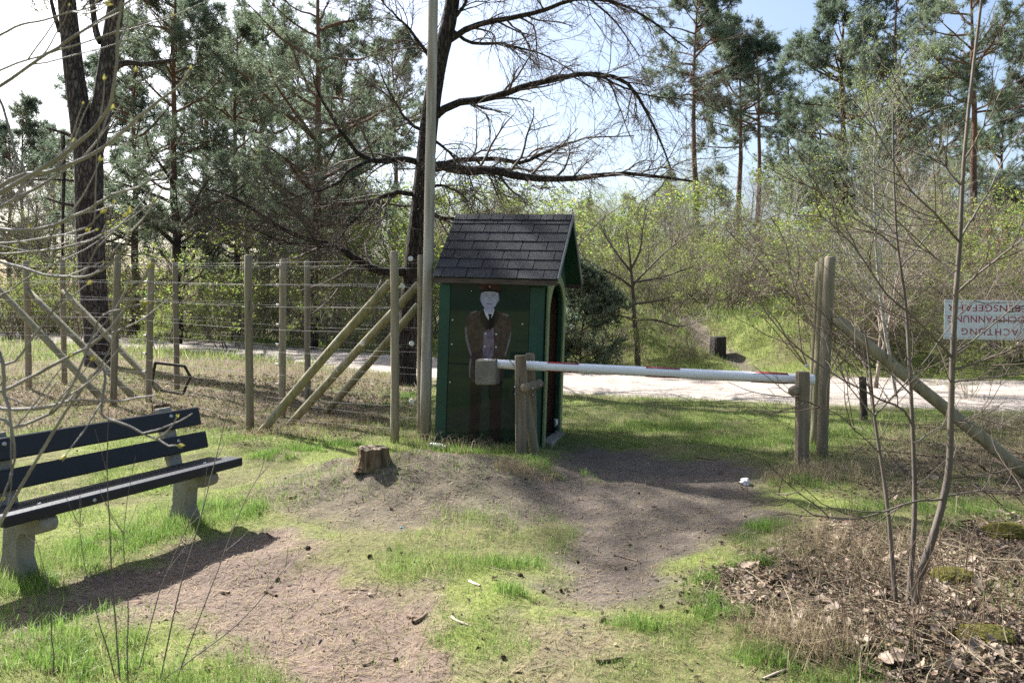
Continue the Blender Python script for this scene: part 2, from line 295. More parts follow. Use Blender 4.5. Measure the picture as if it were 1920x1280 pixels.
def post_geo(p0, p1, r0, r1, k=14, wob=0.03, r=rng, cap_mi=1, n=9, bev=0.012, flat=0.0):
    """round timber from p0 to p1 with a chamfered end grain top"""
    g = Geo(); p0 = np.asarray(p0, float); p1 = np.asarray(p1, float); L = np.linalg.norm(p1 - p0); t = (p1 - p0) / L
    ts = np.concatenate([np.linspace(0, 1 - bev / L, n), [1.0]]); P = p0 + (p1 - p0) * ts[:, None]; u = np.cross(t, [0.3, 0.9, 0.2]); u /= np.linalg.norm(u); v = np.cross(t, u)
    bow = np.sin(ts * np.pi) * r.normal(0, wob * 0.25); P = P + u * bow[:, None]
    a = np.arange(k) * 2 * np.pi / k; rad = (r0 + (r1 - r0) * ts) ; rad[-1] -= bev
    lump = 1 + r.normal(0, 0.018, (len(ts), k)); lump[-1] = 1
    V = P[:, None, :] + (u * np.cos(a)[:, None] + v * np.sin(a)[:, None])[None] * (rad[:, None] * lump)[:, :, None]
    V = V.reshape(-1, 3); i = np.arange(len(ts) - 1)[:, None] * k; j = np.arange(k)[None]; j2 = (np.arange(k) + 1)[None] % k
    g.add(V, np.stack([i + j, i + j2, i + k + j2, i + k + j], -1).reshape(-1, 4), 0)
    c = P[-1] + t * 0.003; nv = g.n; g.V.append(np.array([c, P[0]], np.float32)); g.C.append(np.ones((2, 3), np.float32)); g.n += 2; m = (len(ts) - 1) * k
    jj = np.arange(k); j2 = (jj + 1) % k
    g.F.append(np.stack([m + jj, m + j2, np.full(k, nv)], 1)); g.MI.append(np.full(k, cap_mi, np.int32))
    g.F.append(np.stack([j2, jj, np.full(k, nv + 1)], 1)); g.MI.append(np.full(k, cap_mi, np.int32))
    return g

# ------------------------------------------------------------------ terrain functions
def hash2(ix, iy, s):
    h = (ix.astype(np.int64) * 374761393 + iy.astype(np.int64) * 668265263 + s * 974634777) & 0x7fffffff
    h = ((h ^ (h >> 13)) * 1274126177) & 0x7fffffff; return ((h ^ (h >> 16)) & 0xffff) / 65535.0
def vnoise(x, y, s=0):
    ix = np.floor(x); iy = np.floor(y); fx = x - ix; fy = y - iy; fx = fx * fx * (3 - 2 * fx); fy = fy * fy * (3 - 2 * fy)
    a = hash2(ix, iy, s); b = hash2(ix + 1, iy, s); c = hash2(ix, iy + 1, s); d = hash2(ix + 1, iy + 1, s)
    return (a * (1 - fx) + b * fx) * (1 - fy) + (c * (1 - fx) + d * fx) * fy
def fbm(x, y, s=0, o=4):
    t = 0; amp = 0.5
    for i in range(o): t = t + amp * vnoise(x * 2 ** i, y * 2 ** i, s + i * 17); amp *= 0.5
    return t / (1 - 0.5 ** o)
def sdist(x, y, P, closed=True):
    """signed distance to a polygon, positive inside (closed) or to a polyline, positive on its left (open)"""
    P = np.asarray(P, float); n = len(P); best = np.full(x.shape, 1e9); ins = np.zeros(x.shape, bool); side = np.zeros(x.shape)
    for i in range(n if closed else n - 1):
        a = P[i]; b = P[(i + 1) % n]; e = b - a; t = np.clip(((x - a[0]) * e[0] + (y - a[1]) * e[1]) / (e @ e), 0, 1)
        dx = x - a[0] - t * e[0]; dy = y - a[1] - t * e[1]; d = np.hypot(dx, dy); c = d < best - 1e-9
        best = np.where(c, d, best); side = np.where(c, np.sign(e[0] * (y - a[1]) - e[1] * (x - a[0])), side)
        if closed:
            with np.errstate(divide='ignore', invalid='ignore'):
                cr = ((a[1] > y) != (b[1] > y)) & (x < (b[0] - a[0]) * (y - a[1]) / (b[1] - a[1]) + a[0])
            ins ^= cr
    return np.where(ins, best, -best) if closed else best * side
NEAR = [(60, -8), (22, 6.2), (12, 9.7), (7.5, 11.5), (4.0, 12.7), (0.97, 13.9), (-2.8, 18.0), (-7, 22.5), (-12.5, 27.5), (-32, 40), (-90, 62)]
FAR = [(62, -3), (25, 10.8), (14, 14.6), (10.4, 15.9), (5.5, 17.3), (1.5, 18.8), (-3.4, 23.7), (-8, 28), (-14, 33.2), (-33, 45.5), (-92, 68)]
def gp(pts, z=0.0): return [tuple(G(a, b, z)) for a, b in pts]
POLY_BENCH = gp([(40, 1190), (110, 1120), (210, 1070), (330, 1025), (430, 985), (540, 985), (560, 1030), (640, 1058), (790, 1088), (845, 1140), (815, 1200), (800, 1300), (560, 1300), (440, 1195), (330, 1155), (200, 1150)])
POLY_MOUND = gp([(505, 925), (560, 885), (640, 862), (760, 852), (860, 858), (960, 895), (1060, 930), (1110, 965), (1000, 985), (900, 975), (830, 972), (740, 985), (640, 985), (545, 955)])
POLY_PATH = gp([(1050, 828), (1140, 836), (1250, 848), (1420, 876), (1455, 930), (1440, 968), (1390, 1000), (1320, 1010), (1270, 1060), (1225, 1130), (1150, 1152), (1080, 1142), (1000, 1130), (985, 1090), (1045, 1040), (1065, 990), (1000, 960), (960, 930), (1040, 890)])
POLY_PATCH = gp([(960, 1175), (1130, 1162), (1150, 1195), (1080, 1262), (960, 1300), (860, 1300)])
POLY_LIT1 = gp([(1310, 1075), (1420, 1040), (1500, 1020), (1570, 960), (1720, 990), (1960, 960), (2100, 1100), (2100, 1400), (1600, 1400), (1570, 1240), (1420, 1185), (1340, 1130)])
POLY_LIT2 = gp([(1565, 835), (1960, 770), (2100, 930), (1700, 960), (1590, 930)])
POLY_LIT3 = gp([(220, 760), (300, 700), (420, 672), (560, 662), (740, 690), (735, 790), (690, 800), (620, 795), (560, 815), (470, 830), (380, 800)])
POLY_LAWN = gp([(1060, 745), (1500, 775), (1640, 790), (1500, 870), (1420, 868), (1250, 840), (1060, 822)])
POLY_VERGE = gp([(1740, 610), (1960, 610), (1960, 720), (1790, 705)], 0.5)
STUMP = G(698, 868, 0.24)

def height(x, y):
    x = np.asarray(x, float); y = np.asarray(y, float)
    s_far = -sdist(x, y, FAR, False); s_near = sdist(x, y, NEAR, False)
    n1 = fbm(x * 0.45, y * 0.45, 3) - 0.5; n2 = fbm(x * 2.2, y * 2.2, 5) - 0.5; n3 = fbm(x * 9, y * 9, 9, 3) - 0.5
    h = 0.10 * n1 + 0.075 * n2 + 0.026 * n3
    calm = smoothstep(0.0, 1.2, np.maximum(s_far, s_near)); h = h * (0.12 + 0.88 * calm)
    mx, my = STUMP
    e = ((x - mx - 0.12) / 0.95) ** 2 + ((y - my - 0.10) / np.where(y < my, 0.50, 0.7)) ** 2
    h = h + 0.25 * np.exp(-e * 1.1) * (1 + 0.6 * n2 + 0.25 * n3) + 0.10 * np.exp(-(((x + 0.15) / 1.0) ** 2 + ((y - 7.25) / 0.6) ** 2))
    h = h - 0.07 * smoothstep(-0.3, 0.5, sdist(x, y, POLY_PATH)) - 0.05 * smoothstep(-0.05, 0.25, sdist(x, y, POLY_BENCH) + 0.2 * n2)
    right = smoothstep(-3.0, 2.5, x - (y - 18) * 0.05)
    bank = smoothstep(0.6, 6.5, s_far) * right * (1.55 + 0.9 * n1 + 0.25 * n2) + smoothstep(5, 40, s_far) * right * 0.7
    tr = sdist(x, y, TRAIL, False); bank = bank - 0.25 * np.exp(-(tr / 0.5) ** 2) * smoothstep(0.6, 3, s_far) * right
    h = h + bank + 0.12 * smoothstep(0.3, 2.5, s_near) * smoothstep(-2, -4, x) * smoothstep(10, 13, y)
    h = h + 0.25 * smoothstep(3, 9, s_far) * (1 - right)
    return h
TRAIL = [(5.6, 17.6), (5.75, 19.5), (5.3, 21.0), (5.1, 24.5), (5.0, 40)]
def hz(x, y): return float(height(np.array([x]), np.array([y]))[0])

def masks(x, y):
    n = fbm(x * 3.1, y * 3.1, 21) - 0.5; nf = fbm(x * 12, y * 12, 33, 3) - 0.5; nb = fbm(x * 0.9, y * 0.9, 41) - 0.5
    def pm(P, soft=0.12, amp=0.5): return smoothstep(-soft, soft, sdist(x, y, P) + amp * n + 0.16 * nf)
    m = {}
    m['red'] = np.maximum(pm(POLY_BENCH, 0.16, 0.6), 0.75 * pm(POLY_PATCH, 0.2))
    m['red'] = np.maximum(m['red'], 0.55 * pm(POLY_MOUND, 0.2, 0.5) * smoothstep(0.9, -0.6, x))
    m['grey'] = np.maximum(pm(POLY_PATH, 0.2, 0.6), pm(POLY_MOUND, 0.2, 0.5) * (0.6 + 0.4 * smoothstep(-0.7, 0.4, x)))
    m['lit'] = np.maximum(np.maximum(pm(POLY_LIT1, 0.25, 0.9), 0.75 * pm(POLY_LIT2, 0.3, 0.9)), 0.85 * pm(POLY_LIT3, 0.5, 1.2))
    m['lawn'] = pm(POLY_LAWN, 0.4, 0.8)
    s_far = -sdist(x, y, FAR, False); s_near = sdist(x, y, NEAR, False)
    wild = smoothstep(8.2, 10.5, y + 0.5 * n) * smoothstep(-1.0, -2.0, x) * (s_near > 0)
    m['lit'] = np.maximum(m['lit'], np.clip(wild * (0.75 + 0.9 * nb), 0, 0.95))
    beyond = smoothstep(0.2, 1.0, s_far)
    m['bank'] = beyond
    m['lit'] = np.maximum(m['lit'], beyond * smoothstep(0.48, 0.6, fbm(x * 0.35, y * 0.35, 77)) * np.where(x > 3.6, 0.08, 0.8))
    tr = np.abs(sdist(x, y, TRAIL, False)); m['grey'] = np.maximum(m['grey'], beyond * 0.9 * (1 - smoothstep(0.16, 0.32, tr + 0.2 * nf)))
    m['road'] = smoothstep(-0.5, 0.3, -np.maximum(s_far, s_near) + 0.6 * n)
    m['patchy'] = smoothstep(0.42, 0.62, fbm(x * 1.7, y * 1.7, 55))
    m['moss'] = np.clip(0.08 + 0.82 * smoothstep(0.40, 0.60, fbm(x * 1.1, y * 1.1, 91)), 0, 1) * np.where(y < 40, 1, 0.5)
    bare = np.maximum(np.maximum(m['red'], m['grey']), m['road'])
    m['lit'] = m['lit'] * (1 - bare)
    m['grass'] = np.clip((1 - bare) * (1 - 0.74 * m['lit']), 0, 1)
    return m

# ------------------------------------------------------------------ ground sheet
def axis(segs):
    out = []
    for a, b, st in segs: out.append(np.arange(a, b, st))
    return np.concatenate(out)
def far_axis(a, st, k, n): 
    o = []; v = a
    for _ in range(n): st *= k; v += st; o.append(v)
    return np.array(o)
xs = np.concatenate([-far_axis(14, 0.3, 1.22, 26)[::-1], axis([(-14, -5.2, 0.16), (-5.2, 5.6, 0.05), (5.6, 14.001, 0.14)]), far_axis(14, 0.3, 1.22, 26)])
ys = np.concatenate([-far_axis(-1, 0.3, 1.22, 22)[::-1] , axis([(-1, 2.8, 0.2), (2.8, 9.6, 0.05), (9.6, 26, 0.13), (26, 40, 0.35)]), far_axis(40, 0.5, 1.2, 28)])
gx, gy = np.meshgrid(xs, ys); fx, fy = gx.ravel(), gy.ravel(); gz = height(fx, fy)
nx, ny = len(xs), len(ys)
i = np.arange(ny - 1)[:, None] * nx; j = np.arange(nx - 1)[None]
gq = np.stack([i + j, i + j + 1, i + nx + j + 1, i + nx + j], -1).reshape(-1, 4)
g = Geo(); g.add(np.stack([fx, fy, gz], 1), gq)
gm = masks(fx, fy)

def ground_material():
    m = bpy.data.materials.new('forest_ground'); m.use_nodes = True; N = m.node_tree.nodes; L = m.node_tree.links; b = N['Principled BSDF']
    b.inputs['Roughness'].default_value = 0.95; b.inputs['Specular IOR Level'].default_value = 0.12
    tc = N.new('ShaderNodeTexCoord')
    def noise(s, d=6): 
        n = N.new('ShaderNodeTexNoise'); n.inputs['Scale'].default_value = s; n.inputs['Detail'].default_value = d; n.inputs['Roughness'].default_value = 0.65
        L.new(tc.outputs['Object'], n.inputs['Vector']); return n.outputs['Fac']
    def ramp(f, *st):
        r = N.new('ShaderNodeValToRGB'); e = r.color_ramp.elements
        while len(e) < len(st): e.new(0.5)
        for k, (p, c) in enumerate(st): e[k].position = p; e[k].color = (*c, 1)
        L.new(f, r.inputs[0]); return r.outputs[0]
    def mix(f, a, c):
        x = N.new('ShaderNodeMix'); x.data_type = 'RGBA'; L.new(f, x.inputs[0]); L.new(a, x.inputs[6]); L.new(c, x.inputs[7]); return x.outputs[2]
    def at(n):
        a = N.new('ShaderNodeAttribute'); a.attribute_name = n; s = N.new('ShaderNodeSeparateColor'); L.new(a.outputs['Color'], s.inputs[0]); return s.outputs
    A = at('mask_a'); B = at('mask_b')
    n1 = noise(5); n2 = noise(28); n3 = noise(90, 4)
    soil = ramp(n2, (0.3, (0.085, 0.075, 0.040)), (0.55, (0.150, 0.140, 0.066)), (0.75, (0.225, 0.20, 0.11)))
    moss = ramp(n2, (0.3, (0.085, 0.11, 0.030)), (0.52, (0.175, 0.205, 0.055)), (0.75, (0.28, 0.29, 0.11)))
    red = ramp(n2, (0.28, (0.112, 0.080, 0.063)), (0.5, (0.168, 0.126, 0.101)), (0.72, (0.23, 0.18, 0.147)))
    grey = ramp(n2, (0.28, (0.088, 0.072, 0.059)), (0.5, (0.126, 0.105, 0.087)), (0.75, (0.172, 0.147, 0.124)))
    lit = ramp(n3, (0.3, (0.06, 0.042, 0.030)), (0.5, (0.16, 0.115, 0.082)), (0.7, (0.28, 0.215, 0.165)))
    sand = ramp(n2, (0.3, (0.30, 0.25, 0.205)), (0.7, (0.42, 0.365, 0.31)))
    c = mix(B[0], soil, moss); c = mix(A[2], c, lit); c = mix(A[0], c, red); c = mix(A[1], c, grey); c = mix(B[1], c, sand)
    tint = ramp(n1, (0.3, (0.78, 0.78, 0.78)), (0.7, (1.15, 1.12, 1.08)))
    x = N.new('ShaderNodeMix'); x.data_type = 'RGBA'; x.blend_type = 'MULTIPLY'; x.inputs[0].default_value = 1.0; L.new(c, x.inputs[6]); L.new(tint, x.inputs[7])
    L.new(x.outputs[2], b.inputs['Base Color'])
    bp = N.new('ShaderNodeBump'); bp.inputs['Strength'].default_value = 0.7; bp.inputs['Distance'].default_value = 0.02
    ad = N.new('ShaderNodeMath'); ad.operation = 'MULTIPLY_ADD'; L.new(n3, ad.inputs[0]); ad.inputs[1].default_value = 0.5; L.new(n2, ad.inputs[2])
    L.new(ad.outputs[0], bp.inputs['Height']); L.new(bp.outputs[0], b.inputs['Normal'])
    return m
mt['ground'] = ground_material()
me = g.mesh('ground', 'ground', smooth=True)
for nm, ks in (('mask_a', ('red', 'grey', 'lit')), ('mask_b', ('moss', 'road', 'bank'))):
    a = me.color_attributes.new(nm, 'FLOAT_COLOR', 'POINT')
    a.data.foreach_set('color', np.stack([gm[k] for k in ks] + [np.ones(len(fx))], 1).astype(np.float32).ravel())
ground = tag(obj('ground', me), kind='structure')

# sandy road, a thin sheet 6 mm above the ground sheet
def resample(P, n):
    P = np.asarray(P, float); s = np.concatenate([[0], np.cumsum(np.hypot(*np.diff(P, axis=0).T))]); t = np.linspace(0, s[-1], n)
    return np.stack([np.interp(t, s, P[:, 0]), np.interp(t, s, P[:, 1])], 1)
def seg_par(P, n): t = np.linspace(0, len(P) - 1, n); P = np.array(P); return np.stack([np.interp(t, np.arange(len(P)), P[:, 0]), np.interp(t, np.arange(len(P)), P[:, 1])], 1)
nr, nc = 900, 46
a = spline(np.c_[np.array(NEAR), np.zeros(len(NEAR))], nr)[:, :2]; b = spline(np.c_[np.array(FAR), np.zeros(len(FAR))], nr)[:, :2]
w = np.linspace(0, 1, nc)[None, :, None]; rp = a[:, None, :] * (1 - w) + b[:, None, :] * w
wig = 0.55 * (fbm(rp[..., 0] * 0.9, rp[..., 1] * 0.9, 61) - 0.5) + 0.25 * (fbm(rp[..., 0] * 5, rp[..., 1] * 5, 63) - 0.5)
edge = (np.abs(np.linspace(-1, 1, nc)) ** 3)[None]; wid = np.linalg.norm(b - a, axis=1)[:, None]
dirv = nrm(b - a)[:, None, :]; sgn = np.sign(np.linspace(-1, 1, nc))[None, :, None]
rp = rp + dirv * sgn * (edge * wig)[..., None]
rx, ry = rp[..., 0].ravel(), rp[..., 1].ravel()
u = np.broadcast_to(np.linspace(0, 1, nc)[None], (nr, nc)).ravel()
rut = -0.018 * np.exp(-((u - 0.30) / 0.07) ** 2) - 0.018 * np.exp(-((u - 0.68) / 0.07) ** 2)
edge_drop = 0.02 * (np.abs(2 * u - 1) > 0.985)
rz_ = height(rx, ry) + 0.022 + rut * 0.6 - edge_drop * 2
i = np.arange(nr - 1)[:, None] * nc; j = np.arange(nc - 1)[None]
mt['road'] = M('sandy_track', (0.41, 0.355, 0.305), (0.30, 0.255, 0.215), 2.2, 0.95, 0.15, 0.8, 30, stain=(0.7, 0.55, (0.33, 0.275, 0.23)), speck=(25, 0.66, (0.22, 0.19, 0.16)))
tag(obj('road', Geo().add(np.stack([rx, ry, rz_], 1), np.stack([i + j, i + nc + j, i + nc + j + 1, i + j + 1], -1).reshape(-1, 4)).mesh('road', 'road', True)), kind='structure')

# ------------------------------------------------------------------ sentry booth
BW, BD = 1.253, 1.10                                          # wall width and depth
booth = thing('sentry_booth', (-0.14, 9.30, 0.0), 'dark green wooden sentry booth with black shingled gable roof and arched doorway', 'sentry booth', rot=(0, math.radians(2.0), math.radians(-16)))
EAVE_Y, EAVE_Z, RIDGE_Z, RX0, RX1 = 0.706, 1.90, 2.675, -0.66, 0.805
hw, hd = BW / 2, BD / 2
slope = (RIDGE_Z - EAVE_Z) / EAVE_Y
wz = lambda y: RIDGE_Z - slope * abs(y) - 0.05                 # underside of the roof over depth y
# front and back walls
for sgn, nm in ((-1, 'front_wall'), (1, 'back_wall')):
    g = Geo(); box(g, (0, sgn * (hd - 0.02), (wz(hd) - 0.02) / 2 - 0.1), (BW - 0.10, 0.04, wz(hd) - 0.02 + 0.2)); o = obj(nm, g.mesh(nm, 'green'), booth)
# left gable wall, closed
g = Geo(); prism(g, [(-hd, -0.2), (hd, -0.2), (hd, wz(hd)), (0, wz(0)), (-hd, wz(hd))], -hw, -hw + 0.045, plane='yz'); obj('left_gable_wall', g.mesh('left_gable_wall', 'green'), booth)
# right gable wall with the arched doorway
DW, SPR = 0.37, 1.50
arch = [(DW * math.cos(t), SPR + DW * math.sin(t)) for t in np.linspace(math.pi, 0, 19)]
ol = [(-hd, -0.2), (-DW, -0.2)] + arch + [(DW, -0.2), (hd, -0.2), (hd, wz(hd)), (0, wz(0)), (-hd, wz(hd))]
g = Geo(); prism(g, ol, hw - 0.045, hw, plane='yz'); obj('door_gable_wall', g.mesh('door_gable_wall', 'green'), booth)
trim_o = [(-DW - 0.115, -0.2)] + [((DW + 0.115) * math.cos(t), SPR + (DW + 0.115) * math.sin(t)) for t in np.linspace(math.pi, 0, 19)] + [(DW + 0.115, -0.2)]
trim_i = [(DW + 0.003, -0.2)] + [((DW + 0.003) * math.cos(t), SPR + (DW + 0.003) * math.sin(t)) for t in np.linspace(0, math.pi, 19)] + [(-DW - 0.003, -0.2)]
g = Geo(); prism(g, trim_o + trim_i, hw + 0.002, hw + 0.024, plane='yz'); tag(obj('door_arch_trim', g.mesh('door_arch_trim', 'olive'), booth), 'faded olive trim round the arched doorway')
g = Geo(); box(g, (hw + 0.026, -hd + 0.075, 0.83), (0.02, 0.10, 2.0)); tag(obj('corner_trim', g.mesh('corner_trim', 'olive'), booth), 'faded olive edge board beside the doorway')
# inside: plywood back lining, floor, battens
g = Geo(); box(g, (0, hd - 0.052, 0.85), (BW - 0.14, 0.018, 1.7)); lining = obj('inner_lining', g.mesh('inner_lining', 'ply'), booth)
for k, z in enumerate((1.50, 1.22, 0.95, 0.68)):
    g = Geo(); box(g, (0.35, hd - 0.068, z), (0.10, 0.012, 0.03)); obj('notch', g.mesh('notch', 'dark_wood'), lining)
g = Geo(); box(g, (0, 0, 0.015), (BW - 0.12, BD - 0.13, 0.03)); obj('floor_board', g.mesh('floor_board', 'dark_wood'), booth)
g = Geo(); box(g, (hw + 0.03, 0, 0.0), (0.14, 2 * DW - 0.02, 0.10), bev=0.01); obj('threshold', g.mesh('threshold', 'concrete'), booth)
# corner boards on the front
for x0, x1, nm in ((-hw, -hw + 0.135, 'corner_board'), (hw - 0.165, hw - 0.002, 'corner_board')):
    g = Geo(); box(g, ((x0 + x1) / 2, -hd - 0.011, 0.80), (x1 - x0, 0.025, 2.02), bev=0.004); obj(nm, g.mesh(nm, 'green'), booth)
g = Geo(); box(g, (-0.02, -hd - 0.006, 0.80), (0.93, 0.012, 0.03)); obj('rail', g.mesh('rail', 'green'), booth)
# glossy display panel with the printed figure
py0 = -hd - 0.0135
panel_root = None
for z0, z1 in ((0.905, 1.86), (-0.12, 0.898)):
    g = Geo(); box(g, (-0.015, py0, (z0 + z1) / 2), (0.945, 0.010, z1 - z0), bev=0.002); p = obj('display_panel', g.mesh('display_panel', 'panel'), booth)
    panel_root = panel_root or p
def fp(pts): return [((x - 914) / 156.4, 1.61 - (y - 570) / 164.2) for x, y in pts]
layer = [0]
def print_shape(nm, pts, mat, lay):
    y1 = py0 - 0.0054 - 0.0007 * lay; g = Geo(); P = fp(pts)
    area = sum(P[i][0] * P[(i + 1) % len(P)][1] - P[(i + 1) % len(P)][0] * P[i][1] for i in range(len(P)))
    if area < 0: P = P[::-1]
    prism(g, P, y1, y1 + 0.0004); return obj(nm, g.mesh(nm, mat), panel_root)
def ell(cx, cy, rx, ry, n=22, t0=0, t1=2 * math.pi): return [(cx + rx * math.cos(t), cy + ry * math.sin(t)) for t in np.linspace(t0, t1, n, endpoint=(t1 - t0 < 6.2))]
print_shape('printed_trouser_leg', [(880, 712), (905, 712), (901, 770), (899, 822), (881, 822), (882, 770)], 'ink_legs', 0)
print_shape('printed_trouser_leg', [(914, 712), (941, 712), (940, 770), (940, 822), (919, 822), (919, 770)], 'ink_legs', 0)
print_shape('printed_shoe', [(878, 816), (900, 816), (903, 828), (880, 829)], 'ink_dark', 1)
print_shape('printed_shoe', [(918, 816), (941, 816), (945, 828), (919, 829)], 'ink_dark', 1)
print_shape('printed_coat', [(901, 583), (890, 586), (876, 589), (870, 600), (866, 618), (867, 635), (873, 655), (879, 670), (877, 690), (877, 708), (884, 719), (900, 717), (915, 719), (932, 717), (942, 713), (942, 690), (944, 670), (948, 655), (953, 635), (955, 620), (953, 604), (949, 592), (941, 588), (929, 585), (923, 580)], 'ink_coat', 1)
print_shape('printed_sleeve_fold', [(867, 617), (868, 636), (874, 656), (880, 672), (882, 668), (877, 650), (872, 632), (870, 616)], 'ink_coat_edge', 2)
print_shape('printed_sleeve_fold', [(954, 618), (953, 636), (948, 656), (945, 668), (943, 664), (947, 648), (951, 630)], 'ink_coat_edge', 2)
print_shape('printed_epaulette', [(876, 588), (888, 584), (890, 587), (879, 591)], 'ink_coat_edge', 2)
print_shape('printed_epaulette', [(938, 587), (948, 590), (947, 594), (936, 590)], 'ink_coat_edge', 2)
print_shape('printed_coat_front', [(903, 624), (911, 619), (921, 615), (923, 640), (922, 668), (916, 676), (903, 676), (902, 650)], 'ink_coat_light', 2)
print_shape('printed_coat_hem', [(877, 690), (879, 674), (882, 676), (880, 694), (881, 712), (878, 709)], 'ink_coat_edge', 2)
print_shape('printed_lapel', [(901, 584), (894, 590), (897, 604), (908, 622), (914, 612), (906, 596)], 'ink_dark', 2)
print_shape('printed_lapel', [(922, 582), (931, 590), (928, 604), (913, 622), (912, 612), (918, 596)], 'ink_dark', 3)
print_shape('printed_shirt', [(901, 581), (922, 581), (919, 592), (913, 604), (906, 594)], 'ink_white', 4)
print_shape('printed_tie', [(910, 590), (917, 590), (916, 596), (917, 606), (913, 612), (911, 604), (912, 596)], 'ink_dark', 5)
print_shape('printed_neck', [(902, 572), (921, 572), (920, 586), (912, 590), (904, 585)], 'ink_skin', 5)
print_shape('printed_ear', ell(895.8, 562, 2.2, 5), 'ink_skin_dark', 5)
print_shape('printed_ear', ell(928, 562, 2.2, 5), 'ink_skin_dark', 5)
print_shape('printed_face', [(896, 548), (928, 548), (929, 558), (927, 568), (923, 575), (917, 580), (909, 581), (901, 577), (896, 568), (895, 558)], 'ink_skin', 6)
print_shape('printed_cheek_shade', [(895.4, 553), (899, 556), (899, 566), (903, 574), (909, 580.4), (901, 576.6), (896.3, 567.6)], 'ink_skin_mid', 7)
print_shape('printed_cheek_shade', [(928.6, 553), (925, 556), (925, 566), (921, 574), (914, 580), (917, 579.6), (922.6, 574.6), (926.6, 567.8)], 'ink_skin_mid', 7)
for x in (905, 919): print_shape('printed_eye_socket', ell(x, 556.4, 3.4, 1.7, 14), 'ink_skin_mid', 8)
for x in (905, 919): print_shape('printed_eye', ell(x, 556.8, 2.6, 0.9, 10), 'ink_skin_dark', 9)
for x in (905, 919): print_shape('printed_brow', [(x - 4, 553.5), (x, 552.4), (x + 4, 553.5), (x + 4, 554.4), (x, 553.6), (x - 4, 554.4)], 'ink_skin_dark', 9)
print_shape('printed_nose', [(911.5, 556), (913.2, 556), (915.2, 565), (913.5, 566.4), (910.5, 566), (909.8, 564.6)], 'ink_skin_mid', 9)
print_shape('printed_mouth', [(906, 571), (912.5, 570), (919, 571), (918, 572.4), (912.5, 572), (907, 572.0)], 'ink_skin_dark', 9)
print_shape('printed_chin_shade', [(904, 575), (912, 574.2), (920, 575), (916, 577), (908, 577)], 'ink_skin_mid', 8)
print_shape('printed_cap_crown', [(892, 545), (890, 540), (896, 535), (905, 531), (914, 530.5), (924, 533), (932, 538), (933, 542), (931, 546), (911, 543)], 'ink_cap', 7)
print_shape('printed_cap_visor', [(893, 545), (911, 542.5), (931, 545.5), (931, 551), (921, 548.8), (911, 548), (902, 549), (894, 551.5)], 'ink_dark', 8)
print_shape('printed_badge', ell(911.5, 539, 1.5, 1.5, 10), 'ink_white', 9)
for x, y in ((906.7, 627), (926.7, 627), (906, 651), (927, 651)): print_shape('printed_button', ell(x, y, 1.8, 1.8, 10), 'ink_white', 9)
for x, y in ((843, 604), (974, 606), (842, 722), (975, 722), (843, 650)):
    g = Geo(); X, Z = fp([(x, y)])[0]; prism(g, [(X + 0.009 * math.cos(t), Z + 0.009 * math.sin(t)) for t in np.linspace(0, 2 * math.pi, 10, endpoint=False)], py0 - 0.0085, py0 - 0.0045); obj('screw', g.mesh('screw', 'bolt'), panel_root)
